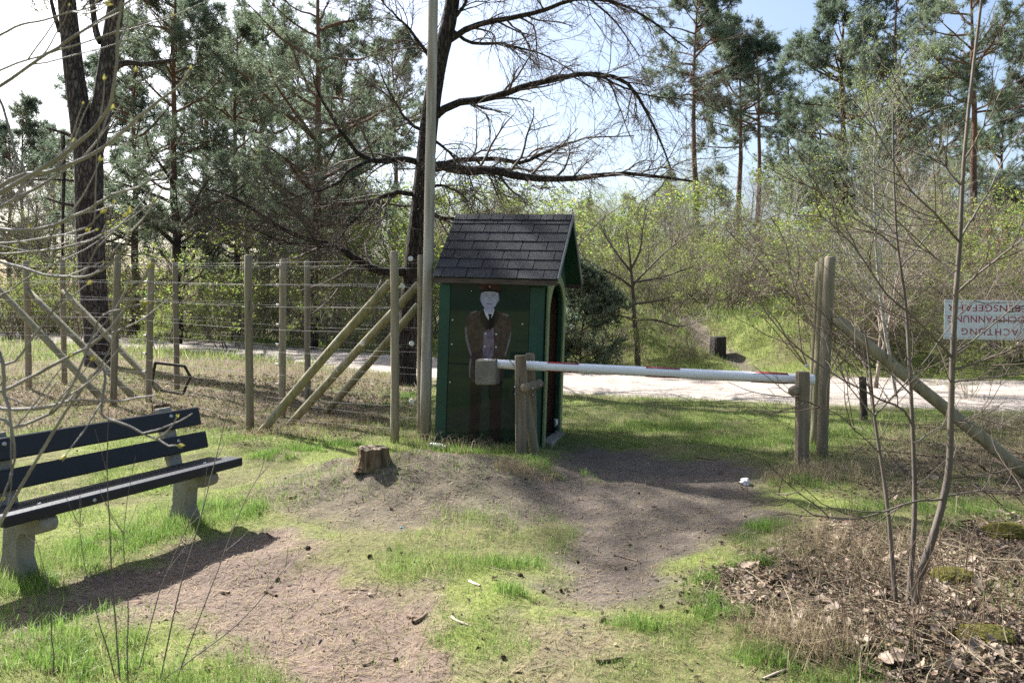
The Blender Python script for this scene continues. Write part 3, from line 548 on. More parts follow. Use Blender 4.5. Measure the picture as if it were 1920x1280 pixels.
# roof: boards, fascia, verge strips and single shingles
roof = bpy.data.objects.new('roof', None); col.objects.link(roof); roof.parent = booth
SL = math.hypot(EAVE_Y, RIDGE_Z - EAVE_Z); pitch = math.atan2(RIDGE_Z - EAVE_Z, EAVE_Y)
for sgn in (-1, 1):
    g = Geo(); n_ = np.array([0, sgn * math.sin(pitch), math.cos(pitch)]); a0 = np.array([0, sgn * EAVE_Y, EAVE_Z]); a1 = np.array([0, 0, RIDGE_Z])
    P2 = [(a0 - n_ * 0.030)[1:], (a0 - n_ * 0.006)[1:], (0, RIDGE_Z - 0.006 / math.cos(pitch)), (0, RIDGE_Z - 0.030 / math.cos(pitch))]
    prism(g, P2, RX0 + 0.012, RX1 - 0.012, plane='yz'); obj('roof_boarding', g.mesh('roof_boarding', 'green'), roof)
    g = Geo(); P2 = [(a0 - n_ * 0.0055)[1:], (a0 - n_ * 0.0035)[1:], (0, RIDGE_Z - 0.0035 / math.cos(pitch)), (0, RIDGE_Z - 0.0055 / math.cos(pitch))]
    prism(g, P2, RX0 + 0.008, RX1 - 0.014, plane='yz'); obj('roofing_felt', g.mesh('roofing_felt', 'ink_dark'), roof)
    g = Geo(); box(g, ((RX0 + RX1) / 2, sgn * (EAVE_Y - 0.004), EAVE_Z - 0.045), (RX1 - RX0 - 0.02, 0.02, 0.055)); obj('fascia_board', g.mesh('fascia_board', 'roof_edge'), roof)
    g = Geo(); P2 = [(a0 - n_ * 0.045)[1:], (a0 + n_ * 0.012)[1:], (0, RIDGE_Z + 0.012 / math.cos(pitch)), (0, RIDGE_Z - 0.045 / math.cos(pitch))]
    prism(g, P2, RX1 - 0.010, RX1 + 0.004, plane='yz'); obj('verge_strip', g.mesh('verge_strip', 'verge'), roof)
    courses = 7; ch = SL / courses
    for c_ in range(courses + 1):                              # the last course is the ridge cap of narrow pieces
        cap_ = c_ == courses; wdt = 0.155 if cap_ else 0.30
        off = (0.0 if cap_ else (0.10, 0.25, 0.16, 0.05, 0.22, 0.13, 0.27)[c_])
        edges = [RX0 - 0.006]; v = RX0 + off if off > 0.03 else RX0 + wdt
        while v < RX1 - 0.05: edges.append(v); v += wdt + random.uniform(-0.004, 0.004)
        edges.append(RX1 - 0.012)
        for e0, e1 in zip(edges[:-1], edges[1:]):
            s0 = (SL - 0.10) if cap_ else c_ * ch - 0.012; s1 = SL + 0.004 if cap_ else min(SL, (c_ + 1) * ch + 0.03)
            lift0 = 0.019 if cap_ else 0.0125; lift1 = 0.012 if cap_ else 0.0025
            def rp_(s, l): q = a0 + (a1 - a0) * (s / SL) + n_ * l; return q
            gp_ = 0.0045; j0 = random.uniform(-0.0015, 0.003); g = Geo(); V = []
            for X in (e0 + gp_, e1 - gp_):
                for s_, l_ in ((s0, lift0 - 0.011 + j0), (s0, lift0 + j0), (s1, lift1), (s1, lift1 - 0.008)):
                    q = rp_(s_ + random.uniform(-0.002, 0.002), l_); V.append((X, q[1], q[2]))
            g.add(V, [(0, 1, 2, 3), (7, 6, 5, 4), (0, 4, 5, 1), (1, 5, 6, 2), (2, 6, 7, 3), (3, 7, 4, 0)])
            obj('shingle', g.mesh('shingle', 'shingle'), roof)
for z, r_ in ((1.74, 0.032), (0.30, 0.034)):
    g = post_geo((-hw - 0.16, -0.10, z), (-hw + 0.03, -0.10, z), r_, r_, 12, cap_mi=0); obj('mounting_peg', g.mesh('mounting_peg', 'green', True), booth)

# ------------------------------------------------------------------ timber posts by pixel: foot, head, distance
def ground_of(p): return hz(p[0], p[1])
def sink(foot, head, d0, d1=None):
    """foot and head given in photo pixels at distances d0, d1; the foot is carried on into the ground"""
    a_ = W(*foot, d0); b_ = W(*head, d0 if d1 is None else d1); gz_ = ground_of(a_); t = (a_ - b_) / np.linalg.norm(a_ - b_)
    if abs(t[2]) > 1e-3: a_ = a_ + t * max(0.0, (a_[2] - gz_ + 0.06) / -t[2])
    return a_, b_
def timber(name, parent, base, foot, head, d0, d1, r, mat, k=14, r1=None):
    a_, b_ = sink(foot, head, d0, d1); g = post_geo(a_ - base, b_ - base, r, r1 or r * 0.97, k); return obj(name, g.mesh(name, [mat, 'end_grain'], True), parent), a_, b_

# flag pole beside the booth
fpole = W(797, 826, 9.0); 
flag = thing('flag_pole', (fpole[0], fpole[1], ground_of(fpole)), 'tall weathered grey wooden pole standing against the sentry booth', 'pole')
timber('shaft', flag, np.array(flag.location), (797, 832), (815.5, -180), 9.0, 9.0, 0.066, 'pole', 12, 0.055)
g = Geo(); g.add(*tubes(spline([W(800, 545, 8.93), W(812, 542, 8.95)], 5)[None] - np.array(flag.location), np.full((1, 5), 0.006), 5)); obj('wire_tie', g.mesh('wire_tie', 'wire'), flag)

# ------------------------------------------------------------------ barrier
lp = W(976, 872, 7.9)
bar_l = thing('barrier_support', (lp[0], lp[1], ground_of(lp)), 'pair of cracked wooden posts holding the barrier by the booth', 'barrier post', 'barrier supports')
B0 = np.array(bar_l.location)
def squared(name, parent, base, foot, head, d0, d1, wx, wy, mat, yaw=0.0):
    a_, b_ = sink(foot, head, d0, d1); L_ = np.linalg.norm(b_ - a_); g = Geo(); n = 8; k = 8
    c = 0.22; sec = np.array([(1, c), (1 - c * 0.6, 1 - c * 0.2), (c, 1), (-c, 1), (-(1 - c * 0.6), 1 - c * 0.2), (-1, c), (-1, -c), (-(1 - c * 0.6), -(1 - c * 0.2)), (-c, -1), (c, -1), (1 - c * 0.6, -(1 - c * 0.2)), (1, -c)]); k = len(sec)
    cs, sn = math.cos(yaw), math.sin(yaw); sec = sec * [wx / 2, wy / 2]; sec = np.stack([sec[:, 0] * cs - sec[:, 1] * sn, sec[:, 0] * sn + sec[:, 1] * cs], 1)
    ts = np.concatenate([np.linspace(0, 1 - 0.012 / L_, n), [1]]); V = []
    for i_, t in enumerate(ts):
        s_ = 0.9 if i_ == n else 1 + rng.normal(0, 0.012); q = a_ + (b_ - a_) * t - base
        V += [(q[0] + x * s_, q[1] + y * s_, q[2]) for x, y in sec]
    i_ = np.arange(n)[:, None] * k; j_ = np.arange(k)[None]; j2 = (j_ + 1) % k
    g.add(V, np.stack([i_ + j_, i_ + j2, i_ + k + j2, i_ + k + j_], -1).reshape(-1, 4), 0); m = n * k
    g.F.append(np.array([[m + q for q in range(k)]])); g.MI.append(np.array([1], np.int32))
    return obj(name, g.mesh(name, [mat, 'end_grain']), parent), a_, b_
squared('post', bar_l, B0, (977, 872), (976, 666), 7.90, 7.90, 0.118, 0.085, 'old_wood')
squared('post', bar_l, B0, (1000, 850), (994, 662), 8.24, 8.24, 0.098, 0.080, 'old_wood')
timber('brace', bar_l, B0, (1004, 858), (985, 745), 8.02, 8.02, 0.056, 'brace', 12, 0.050)
g = post_geo(W(1011, 719, 8.38) - B0, W(984, 727, 7.78) - B0, 0.050, 0.050, 14); obj('cross_peg', g.mesh('cross_peg', ['old_wood', 'end_grain'], True), bar_l)
for px_, py_, dd in ((999, 728, 7.80), (1013, 722, 8.2), (966, 725, 7.845), (966, 738, 7.845), (999, 740, 8.19)):
    g = post_geo(W(px_, py_, dd + 0.03) - B0, W(px_, py_, dd - 0.016) - B0, 0.010, 0.009, 8, cap_mi=0, n=2, bev=0.003); obj('bolt', g.mesh('bolt', 'bolt'), bar_l)
rp0 = W(1503, 890, 7.6)
bar_r = thing('barrier_support', (rp0[0], rp0[1], ground_of(rp0)), 'single squared post carrying the free end of the barrier', 'barrier post', 'barrier supports'); B1 = np.array(bar_r.location)
squared('post', bar_r, B1, (1503, 890), (1505, 696), 7.60, 7.60, 0.125, 0.10, 'old_wood')
g = post_geo(W(1494, 730, 7.95) - B1, W(1487, 733, 7.46) - B1, 0.052, 0.050, 14); obj('rest_peg', g.mesh('rest_peg', ['old_wood', 'end_grain'], True), bar_r)
g = post_geo(W(1513, 688, 7.72) - B1, W(1513, 683, 7.72) - B1, 0.02, 0.02, 10, cap_mi=0, n=2, bev=0.003); obj('bolt', g.mesh('bolt', 'bolt'), bar_r)
Pl, Pr = W(908, 681, 8.07), W(1526, 712, 7.74)
boom = thing('barrier_boom', Pl, 'white barrier boom with red bands and concrete counterweight', 'barrier'); BB = Pl.copy()
g = post_geo(np.zeros(3), Pr - BB, 0.047, 0.054, 24, wob=0.01, cap_mi=0, n=20, bev=0.004); obj('pole', g.mesh('pole', 'white', True), boom)
t_ = (Pr - BB) / np.linalg.norm(Pr - BB); u_ = np.cross(t_, [0, 0, 1.0]); u_ /= np.linalg.norm(u_); v_ = np.cross(u_, t_)
Lb = np.linalg.norm(Pr - BB)
for x0, x1 in ((1030, 1090), (1217, 1280), (1412, 1478)):      # bands that wrap the top, the back and the underside
    s0, s1 = [(x - 908) / (1526 - 908) * Lb for x in (x0, x1)]; g = Geo(); V = []; th = np.linspace(math.radians(47), math.radians(313), 22)
    # angle measured from the direction towards the camera
    for s_ in (s0, s1):
        rr = 0.047 + 0.007 * s_ / Lb
        for off in (0.0022, 0.0005):
            for a_ in th: V.append(t_ * s_ + (u_ * math.cos(a_) + v_ * math.sin(a_)) * (rr * 1.02 + off))
    n_ = len(th); q = np.arange(n_ - 1); Fq = [np.stack([q, q + 1, q + 1 + 2 * n_, q + 2 * n_], 1), np.stack([q, q + n_, q + n_ + 1, q + 1], 1), np.stack([q + 2 * n_, q + 2 * n_ + 1, q + 3 * n_ + 1, q + 3 * n_], 1)]
    g.add(V, np.concatenate(Fq)); obj('red_band', g.mesh('red_band', 'red', True), boom)
g = Geo(); box(g, W(914, 697, 8.06) - BB, (0.225, 0.17, 0.262), bev=0.012, M4=Matrix.Rotation(math.radians(-13), 3, 'Z').to_4x4(), jit=0.002); tag(obj('counterweight', g.mesh('counterweight', 'block'), boom), 'grey concrete block on the short end')
g = Geo(); g.add(*tubes(spline([W(952, 672, 7.99), W(960, 680, 7.97), W(966, 690, 7.96)], 6)[None] - BB, np.full((1, 6), 0.004), 5)); obj('wire_tie', g.mesh('wire_tie', 'wire_dark'), boom)

# ------------------------------------------------------------------ fence rows on the left
def insulator(parent, p, axis_, r=0.022):
    g = Geo(); ax = nrm(np.asarray(axis_, float)); u = nrm(np.cross(ax, [0.2, 0.1, 1.0])); v = np.cross(ax, u); pr = [(-0.018, 0.5), (-0.018, 0.95), (-0.006, 1.0), (-0.004, 0.7), (0.004, 0.7), (0.006, 1.0), (0.018, 0.95), (0.018, 0.5)]
    k = 12; a = np.arange(k) * 2 * np.pi / k; V = [p + ax * s + (u * np.cos(q) + v * np.sin(q)) * r * m for s, m in pr for q in a]
    i_ = np.arange(len(pr) - 1)[:, None] * k; j_ = np.arange(k)[None]; j2 = (j_ + 1) % k
    g.add(V, np.stack([i_ + j_, i_ + j2, i_ + k + j2, i_ + k + j_], -1).reshape(-1, 4)); g.F.append(np.array([list(range(k))[::-1], [(len(pr) - 1) * k + q for q in range(k)]])); g.MI.append(np.zeros(2, np.int32))
    return obj('insulator', g.mesh('insulator', 'porcelain', True), parent)
def strand(parent, pts, r=0.0016, mat='wire', sag=0.012, n=10):
    out = []
    for a_, b_ in zip(pts[:-1], pts[1:]):
        t = np.linspace(0, 1, n)[:, None]; q = a_ + (b_ - a_) * t; q[:, 2] -= (4 * t * (1 - t))[:, 0] * sag * rng.uniform(0.2, 1.6); out.append(q[:-1] if b_ is not pts[-1] else q)
    P = np.concatenate(out); g = Geo(); g.add(*tubes(P[None], np.full((1, len(P)), r), 4)); return obj('wire', g.mesh('wire', mat), parent)
def fence_row(label, posts, braces, heights, ins_on, r=0.050, wr=0.0010):
    """posts: (foot px, head px, distance); the wires run along the posts at the given heights"""
    f0 = W(*posts[-1][0], posts[-1][2]); root = thing('fence_row', (f0[0], f0[1], ground_of(f0)), label, 'fence', 'electric fence rows'); base = np.array(root.location); line = []
    for ft, hd_, d in posts:
        _, a_, b_ = timber('post', root, base, ft, hd_, d, None, r, 'post'); line.append((W(*ft, d), b_))
    for ft, hd_, d0, d1 in braces: timber('brace', root, base, ft, hd_, d0, d1, 0.054, 'brace', 14)
    for hgt in heights:
        pts = []
        for k_, (a_, b_) in enumerate(line):
            q = b_ + (a_ - b_) / np.linalg.norm(b_ - a_) * (2.25 - hgt); q = q + np.array([0, -r - 0.004, 0]); pts.append(q - base)
        strand(root, pts, wr)
        for k_ in ins_on:
            if hgt > 0.25: insulator(root, pts[k_] + np.array([-0.065, 0.02, 0.0]), (1, 0.2, 0.0))
    return root, line, base
HT = (2.15, 1.88, 1.60, 1.32, 1.04, 0.76, 0.48, 0.22)
row1, line1, base1 = fence_row('front wire fence row, its brace rising to the post nearest the flag pole',
    [((-330, 730), (-320, 492), 13.2), ((212, 757), (221, 479), 11.6), ((469, 806), (465, 478), 9.75), ((740, 832), (739, 471), 8.85)],
    [((492, 808), (733, 528), 9.5, 8.92), ((195, 752), (-60, 482), 12.0, 12.9)], HT, ())
row2, line2, base2 = fence_row('middle wire fence row with white insulators on its posts',
    [((-200, 720), (-190, 494), 14.0), ((54, 738), (48, 489), 13.1), ((279, 748), (284, 484), 12.0), ((529, 752), (531, 486), 10.9), ((789, 806), (790, 478), 9.6)],
    [((556, 782), (786, 532), 10.3, 9.65), ((258, 752), (52, 545), 12.2, 13.1)], HT, (2, 3))
row3, line3, base3 = fence_row('rear wire fence row with the shortest looking posts',
    [((-90, 715), (-85, 494), 14.9), ((121, 705), (117, 488), 14.2), ((332, 728), (328, 491), 13.2), ((577, 745), (576, 489), 12.0), ((802, 790), (800, 489), 10.6)],
    [((612, 772), (784, 572), 11.3, 10.6), ((302, 735), (118, 545), 13.0, 14.1)], HT[:7], (), 0.048, 0.0010)
for px_, py_, dd in ((770, 485, 9.0), (755, 537, 9.0), (772, 644, 8.95), (772, 752, 9.0)):   # strain insulators between the last post and the pole
    insulator(row1, W(px_, py_, dd) - base1, (0.25, -1, 0.1), 0.030)
    strand(row1, [W(742, py_ + 1, 8.86) - base1, W(px_ - 4, py_, dd) - base1], 0.0022); strand(row1, [W(px_ + 4, py_, dd) - base1, W(792, py_ + 2, 9.0) - base1], 0.0022)
for px_, py_ in ((680, 645), (634, 694), (592, 741)): insulator(row2, W(px_, py_, 9.85 + (680 - px_) * 0.004) - base2, (0.2, -1, 0.2), 0.028)

# ------------------------------------------------------------------ fence ends at the gate on the right
gate_lab = ('tall fence end post right of the barrier with a thick slanting brace', 'second of the three tall posts right of the barrier', 'farthest of the three tall posts right of the barrier')
gl_roots = []
for k_, (ft, hd_, d, r_) in enumerate((((1541, 872), (1557, 481), 8.0, 0.057), ((1527, 850), (1546, 483), 8.75, 0.053), ((1520, 836), (1537, 491), 9.5, 0.050))):
    f0 = W(*ft, d); root = thing('fence_row', (f0[0], f0[1], ground_of(f0)), gate_lab[k_], 'fence', 'fence rows right of the gate'); base = np.array(root.location); gl_roots.append((root, base))
    _, a_, b_ = timber('post', root, base, ft, hd_, d, None, r_, 'brace' if k_ else 'post')
    if k_ == 0: timber('brace', root, base, (1945, 905), (1566, 598), 7.0, 7.95, 0.060, 'brace', 16)
    for hgt in HT[:7]:
        q = b_ + (a_ - b_) / np.linalg.norm(b_ - a_) * (2.16 - hgt * 0.98); far = q + np.array([4.2, -0.6 + 0.5 * k_, rng.normal(0, 0.02)]); strand(root, [q - base, (q + far) / 2 - base, far - base], 0.0016, 'wire_dark', 0.02, 12)
sp = W(1856, 600, 8.45)
sign = thing('warning_sign', sp, 'white warning sign hung upside down on the fence wires', 'sign', rot=(0, math.radians(0.8), math.radians(-4)))
g = Geo(); box(g, (0, 0, 0), (0.972, 0.006, 0.432), bev=0.002); obj('plate', g.mesh('plate', 'sign'), sign)
def lettering(txt, zc, size, spacing, width):
    cu = bpy.data.curves.new('lettering', 'FONT'); cu.body = txt; cu.size = size; cu.align_x = 'CENTER'; cu.align_y = 'CENTER'; cu.space_character = spacing; cu.extrude = 0.0006; cu.resolution_u = 4
    to = bpy.data.objects.new('tmp', cu); col.objects.link(to); dg = bpy.context.evaluated_depsgraph_get(); dg.update(); me = bpy.data.meshes.new_from_object(to.evaluated_get(dg)); bpy.data.objects.remove(to)
    xsn = [v.co.x for v in me.vertices]; k = width / (max(xsn) - min(xsn)); cx_ = (max(xsn) + min(xsn)) / 2
    for v in me.vertices: v.co.x = (v.co.x - cx_) * k
    me.materials.clear(); me.materials.append(mt['letter']); me.name = 'lettering'
    o = obj('lettering', me, sign); o.location = (0, -0.0046, zc); o.rotation_euler = (math.radians(90), math.radians(180), 0); return o
lettering('ACHTUNG', -0.125, 0.105, 1.25, 0.60); lettering('HOCHSPANNUNG', 0.012, 0.105, 1.05, 0.89); lettering('LEBENSGEFAHR', 0.135, 0.105, 1.05, 0.89)
g = Geo(); box(g, (0, -0.0045, 0.197), (0.95, 0.002, 0.006)); box(g, (0, -0.0045, -0.197), (0.95, 0.002, 0.006)); obj('border_line', g.mesh('border_line', 'bolt'), sign)
for x in (-0.46, 0.46):
    for z in (-0.2, 0.2):
        g = Geo(); g.add(*tubes(np.array([[(x, -0.012, z), (x, 0.012, z + 0.01), (x, 0.02, z + math.copysign(0.05, z))]]), np.full((1, 3), 0.002), 4)); obj('hanging_wire', g.mesh('hanging_wire', 'wire_dark'), sign)

# ------------------------------------------------------------------ bench
u2 = np.array([0.407, 0.914]); v2 = np.array([0.914, -0.407]); bo = np.array([-2.02, 5.77])
bench = thing('park_bench', (bo[0], bo[1], 0.0), 'dark blue-black slatted bench on two pale concrete supports', 'bench', rot=(0, 0, math.atan2(u2[1], u2[0])))
# local x runs along the bench (0 = far end), local -y faces forward
def slat(y0, z0, wd, th, tilt, x0=-1.77, x1=0.0, ch=0.0):
    g = Geo(); box(g, (0, 0, 0), (x1 - x0, wd, th), bev=0.008); me = g.mesh('slat', 'slat'); o = obj('slat', me, bench); o.location = ((x0 + x1) / 2, y0, z0); o.rotation_euler = (tilt, 0, 0); return o
def bolts(o, xs_, y, z, ax):
    for x in xs_:
        g = post_geo(np.array([x, y, z]) - np.array(ax) * 0.004, np.array([x, y, z]) + np.array(ax) * 0.006, 0.013, 0.012, 10, cap_mi=0, n=2, bev=0.003); obj('bolt', g.mesh('bolt', 'bolt', False), o)
s1 = slat(0.07, 0.418, 0.14, 0.062, 0, -1.775, 0.0); s2 = slat(0.235, 0.412, 0.15, 0.055, math.radians(-3), -1.79, -0.03)
s3 = slat(0.395, 0.555, 0.128, 0.045, math.radians(90 - 14), -1.77, 0.02); s4 = slat(0.448, 0.735, 0.138, 0.045, math.radians(90 - 14), -1.77, 0.0)
for s_ in (s3, s4): bolts(s_, (-0.60 - 0.02, 0.615), 0.03, 0.0225, (0, 0, 1))
bolts(s1, (0.615, -0.62), 0.03, 0.031, (0, 0, 1)); bolts(s1, (-0.35,), -0.07, 0.0, (0, -1, 0))
prof = [(0.40, -0.12), (0.415, 0.02), (0.375, 0.14), (0.365, 0.30), (0.43, 0.42), (0.56, 0.82), (0.497, 0.83), (0.40, 0.50), (0.37, 0.386), (0.07, 0.386), (0.03, 0.37), (0.02, 0.335), (0.035, 0.30), (0.07, 0.285), (0.20, 0.275), (0.225, 0.24), (0.235, 0.12), (0.185, 0.02), (0.185, -0.12)]
prof_back = [(y, z) for y, z in prof]
for x in (-0.27, -1.50):
    g = Geo(); prism(g, prof[::-1], x - 0.055, x + 0.055, plane='yz'); o = obj('concrete_support', g.mesh('concrete_support', 'concrete'), bench)
    md = o.modifiers.new('bevel', 'BEVEL'); md.width = 0.010; md.segments = 2; md.limit_method = 'ANGLE'

# ------------------------------------------------------------------ smaller things
def at_ground(px_, py_, z=0.0):
    d = np.concatenate([np.arange(2.2, 12, 0.01), np.arange(12, 70, 0.05)]); x = (px_ - CX) / F * d; zr = EYE - (py_ - HY) / F * d
    k = int(np.argmax(zr <= height(x, d))); return np.array([x[k], d[k], hz(x[k], d[k])])
def stump(p, r, h_, label, seed, cat='tree stump', roots=True):
    r_ = np.random.default_rng(seed); root = thing('tree_stump', p, label, cat); k = 40; n = 9; g = Geo(); a = np.arange(k) * 2 * np.pi / k
    lob = 1 + 0.07 * np.sin(3 * a + 1) + 0.05 * np.sin(7 * a + 2) + r_.normal(0, 0.035, k); V = []
    for i_ in range(n):
        t = i_ / (n - 1); fl = 1 + 0.42 * (1 - t) ** 3 * (1 + 0.5 * np.sin(5 * a + 1)); z = -0.07 + t * (h_ + 0.07) + (0.004 * r_.normal(size=k) if i_ == n - 1 else 0)
        rr = r * lob * fl * (1 + r_.normal(0, 0.012, k)); V.append(np.stack([rr * np.cos(a), rr * np.sin(a), np.broadcast_to(z, (k,))], 1))
    i_ = np.arange(n - 1)[:, None] * k; j_ = np.arange(k)[None]; j2 = (j_ + 1) % k
    g.add(np.concatenate(V), np.stack([i_ + j_, i_ + j2, i_ + k + j2, i_ + k + j_], -1).reshape(-1, 4)); obj('bark_side', g.mesh('bark_side', 'stump_side'), root)
    top = V[-1]; g = Geo(); rings = [top * [f, f, 1] + [0, 0, 0.002 * r_.normal()] for f in (1.0, 0.8, 0.55, 0.3)]; c = top.mean(0); V2 = np.concatenate(rings + [[c]]); V2[k:, 2] += r_.normal(0, 0.005, len(V2) - k)
    i_ = np.arange(3)[:, None] * k; g.add(V2, np.stack([i_ + j_, i_ + j2, i_ + k + j2, i_ + k + j_], -1).reshape(-1, 4))
    jj = np.arange(k); g.F.append(np.stack([3 * k + jj, 3 * k + (jj + 1) % k, np.full(k, 4 * k)], 1)); g.MI.append(np.zeros(k, np.int32)); obj('cut_top', g.mesh('cut_top', 'stump_top'), root)
    return root
q = np.array([STUMP[0], STUMP[1], hz(*STUMP)]); stump(q, 0.124, 0.112, 'sawn rotten tree stump on the bare mound', 3)
q = at_ground(300, 790); stump(q, 0.10, 0.24, 'small cut stump half hidden behind the bench backrest', 4)
# dark stone at the foot of the bank
q = at_ground(1346, 668); g = Geo(); box(g, (0, 0, 0.22), (0.37, 0.30, 0.62), bev=0.03, jit=0.008)
for V in g.V:
    V[:, 0] *= 1.0 - 0.12 * (V[:, 2] + 0.1); V[:, 1] *= 1.0 - 0.12 * (V[:, 2] + 0.1)
o = tag(obj('boundary_stone', g.mesh('boundary_stone', 'stone')), 'dark squat stone block at the foot of the grassy bank', 'stone'); o.location = q; o.rotation_euler = (0, 0.02, 0.35)
# short dark post by the road
q = at_ground(1620, 788); sp_ = thing('road_post', q, 'short dark weathered post beside the sandy road', 'post'); g = post_geo((0, 0, -0.1), (-0.02, 0, 0.60), 0.052, 0.048, 12); obj('shaft', g.mesh('shaft', ['dark_wood', 'dark_wood'], True), sp_)
# lying plastic bottle
q = at_ground(820, 842); bt = thing('plastic_bottle', q + [0, 0, 0.038], 'clear empty plastic bottle lying by the booth', 'bottle', rot=(math.radians(90), 0, math.radians(58)))
def lathe(g, pr, k=18, mi=0):
    a = np.arange(k) * 2 * np.pi / k; V = [(r * math.cos(t), r * math.sin(t), z) for r, z in pr for t in a]; i_ = np.arange(len(pr) - 1)[:, None] * k; j_ = np.arange(k)[None]; j2 = (j_ + 1) % k
    g.add(V, np.stack([i_ + j_, i_ + j2, i_ + k + j2, i_ + k + j_], -1).reshape(-1, 4), mi)
g = Geo(); lathe(g, [(0.001, -0.10), (0.028, -0.10), (0.034, -0.092), (0.035, -0.05), (0.033, -0.045), (0.035, -0.04), (0.035, 0.03), (0.030, 0.06), (0.016, 0.088), (0.013, 0.10), (0.013, 0.112)]); obj('body', g.mesh('body', 'clear', True), bt)
g = Geo(); lathe(g, [(0.0155, 0.100), (0.0165, 0.104), (0.0165, 0.116), (0.0150, 0.119), (0.001, 0.119)]); obj('cap', g.mesh('cap', 'porcelain', True), bt)
# drink can in the doorway
q = booth.matrix_basis @ Vector((hw - 0.0, 0.26, 0.055)); can = thing('drink_can', q, 'blue and silver drink can standing in the booth doorway', 'can', rot=(0, 0, 0.5))
g = Geo(); lathe(g, [(0.001, 0.003), (0.022, 0.0), (0.026, 0.008), (0.030, 0.018), (0.030, 0.150), (0.026, 0.164)]); obj('body', g.mesh('body', 'can', True), can)
g = Geo(); lathe(g, [(0.027, 0.163), (0.0275, 0.167), (0.024, 0.167), (0.023, 0.162), (0.001, 0.162)]); obj('lid', g.mesh('lid', 'bolt', True), can)
# crumpled paper
def crumple(name, p, s, mat, label, cat, seed, sz=0.7):
    import bmesh
    bm = bmesh.new(); bmesh.ops.create_icosphere(bm, subdivisions=2, radius=1); r_ = random.Random(seed)
    for v in bm.verts: v.co *= r_.uniform(0.55, 1.1); v.co.x *= s; v.co.y *= s * 0.75; v.co.z *= s * sz
    me = bpy.data.meshes.new(name); bm.to_mesh(me); bm.free(); me.materials.append(mt[mat]); o = tag(obj(name, me), label, cat); o.location = (p[0], p[1], p[2] + s * sz * 0.55); o.rotation_euler = (0, 0, r_.uniform(0, 6)); return o
crumple('crumpled_paper', at_ground(1397, 908), 0.055, 'paper', 'crumpled white paper lying at the edge of the path', 'litter', 5)
crumple('foil_scrap', at_ground(752, 990), 0.014, 'blue_foil', 'tiny blue wrapper scrap in the short grass', 'litter', 6, 0.4)
# angular dead branch among the fence rows
ba = [W(*p, 12.6) for p in ((284, 722), (291, 680), (318, 683), (346, 686), (357, 706), (350, 722), (343, 739), (322, 735), (302, 731))]; q = ba[0].copy(); q[2] = hz(q[0], q[1])
br = thing('dead_branch', q, 'dark bent dead branch hooked among the fence posts', 'branch'); g = Geo()
for a_, b_ in zip(ba[:-1], ba[1:]):
    P = spline([a_, b_], 4)[None] - q; g.add(*tubes(P, np.array([[0.027, 0.022, 0.024, 0.026]]), 7))
obj('limb', g.mesh('limb', 'dark_wood', True), br)
# far rail fence
q = at_ground(625, 622); rf = thing('rail_fence', q, 'low dark wooden rail fence far behind the road', 'fence'); d = q[1]; k = d / F
for x in (-28, 2, 32, 60): g = Geo(); box(g, (x * k, 0, 0.35), (0.12, 0.12, 1.0), bev=0.01); obj('post', g.mesh('post', 'dark_wood'), rf)
for z in (0.30, 0.66): g = Geo(); box(g, (16 * k, -0.08, z), (100 * k, 0.04, 0.12), bev=0.008); obj('rail', g.mesh('rail', 'dark_wood'), rf)

# ------------------------------------------------------------------ vegetation builders
def tufts(S, D, L, n, w, r, spread=0.9, tint=(0.75, 1.25)):
    """needle tufts: n slim triangles fanned round each twig tip"""
    B = len(S); X = nrm(r.normal(size=(B, n, 3))); T = nrm(D)[:, None, :]; d = nrm(T * r.uniform(0.2, 1.0, (B, n, 1)) + X * spread)
    ln = (L[:, None] * r.uniform(0.7, 1.15, (B, n)))[..., None]; o = S[:, None, :] + T * r.uniform(-0.6, 0.25, (B, n, 1)) * L[:, None, None]
    sd = nrm(np.cross(d, r.normal(size=d.shape))) * (w * 0.5)
    V = np.stack([o - sd, o + sd, o + d * ln], 2).reshape(-1, 3); c = np.repeat(r.uniform(*tint, (B, 1)) * r.uniform(0.85, 1.15, (B, n)), 3, axis=1).reshape(-1)
    return V, np.arange(B * n * 3).reshape(-1, 3), np.stack([c, c, c], 1)
def leaves(S, L, r, tint=(0.7, 1.3), asp=0.6, hue=0.12):
    """small folded leaf quads hung at the points S"""
    B = len(S); d = nrm(r.normal(size=(B, 3)) + [0, 0, -0.2]); s = nrm(np.cross(d, r.normal(size=(B, 3)))); nn = np.cross(d, s); l = L[:, None]
    V = np.stack([S, S + d * l * 0.5 + s * l * asp * 0.5 + nn * l * 0.08, S + d * l, S + d * l * 0.5 - s * l * asp * 0.5 + nn * l * 0.08], 1).reshape(-1, 3)
    c = r.uniform(*tint, (B, 1)) * (1 + r.normal(0, hue, (B, 3)) * [1, 0.3, 0.5]); return V, np.arange(B * 4).reshape(-1, 4), np.repeat(c, 4, axis=0)

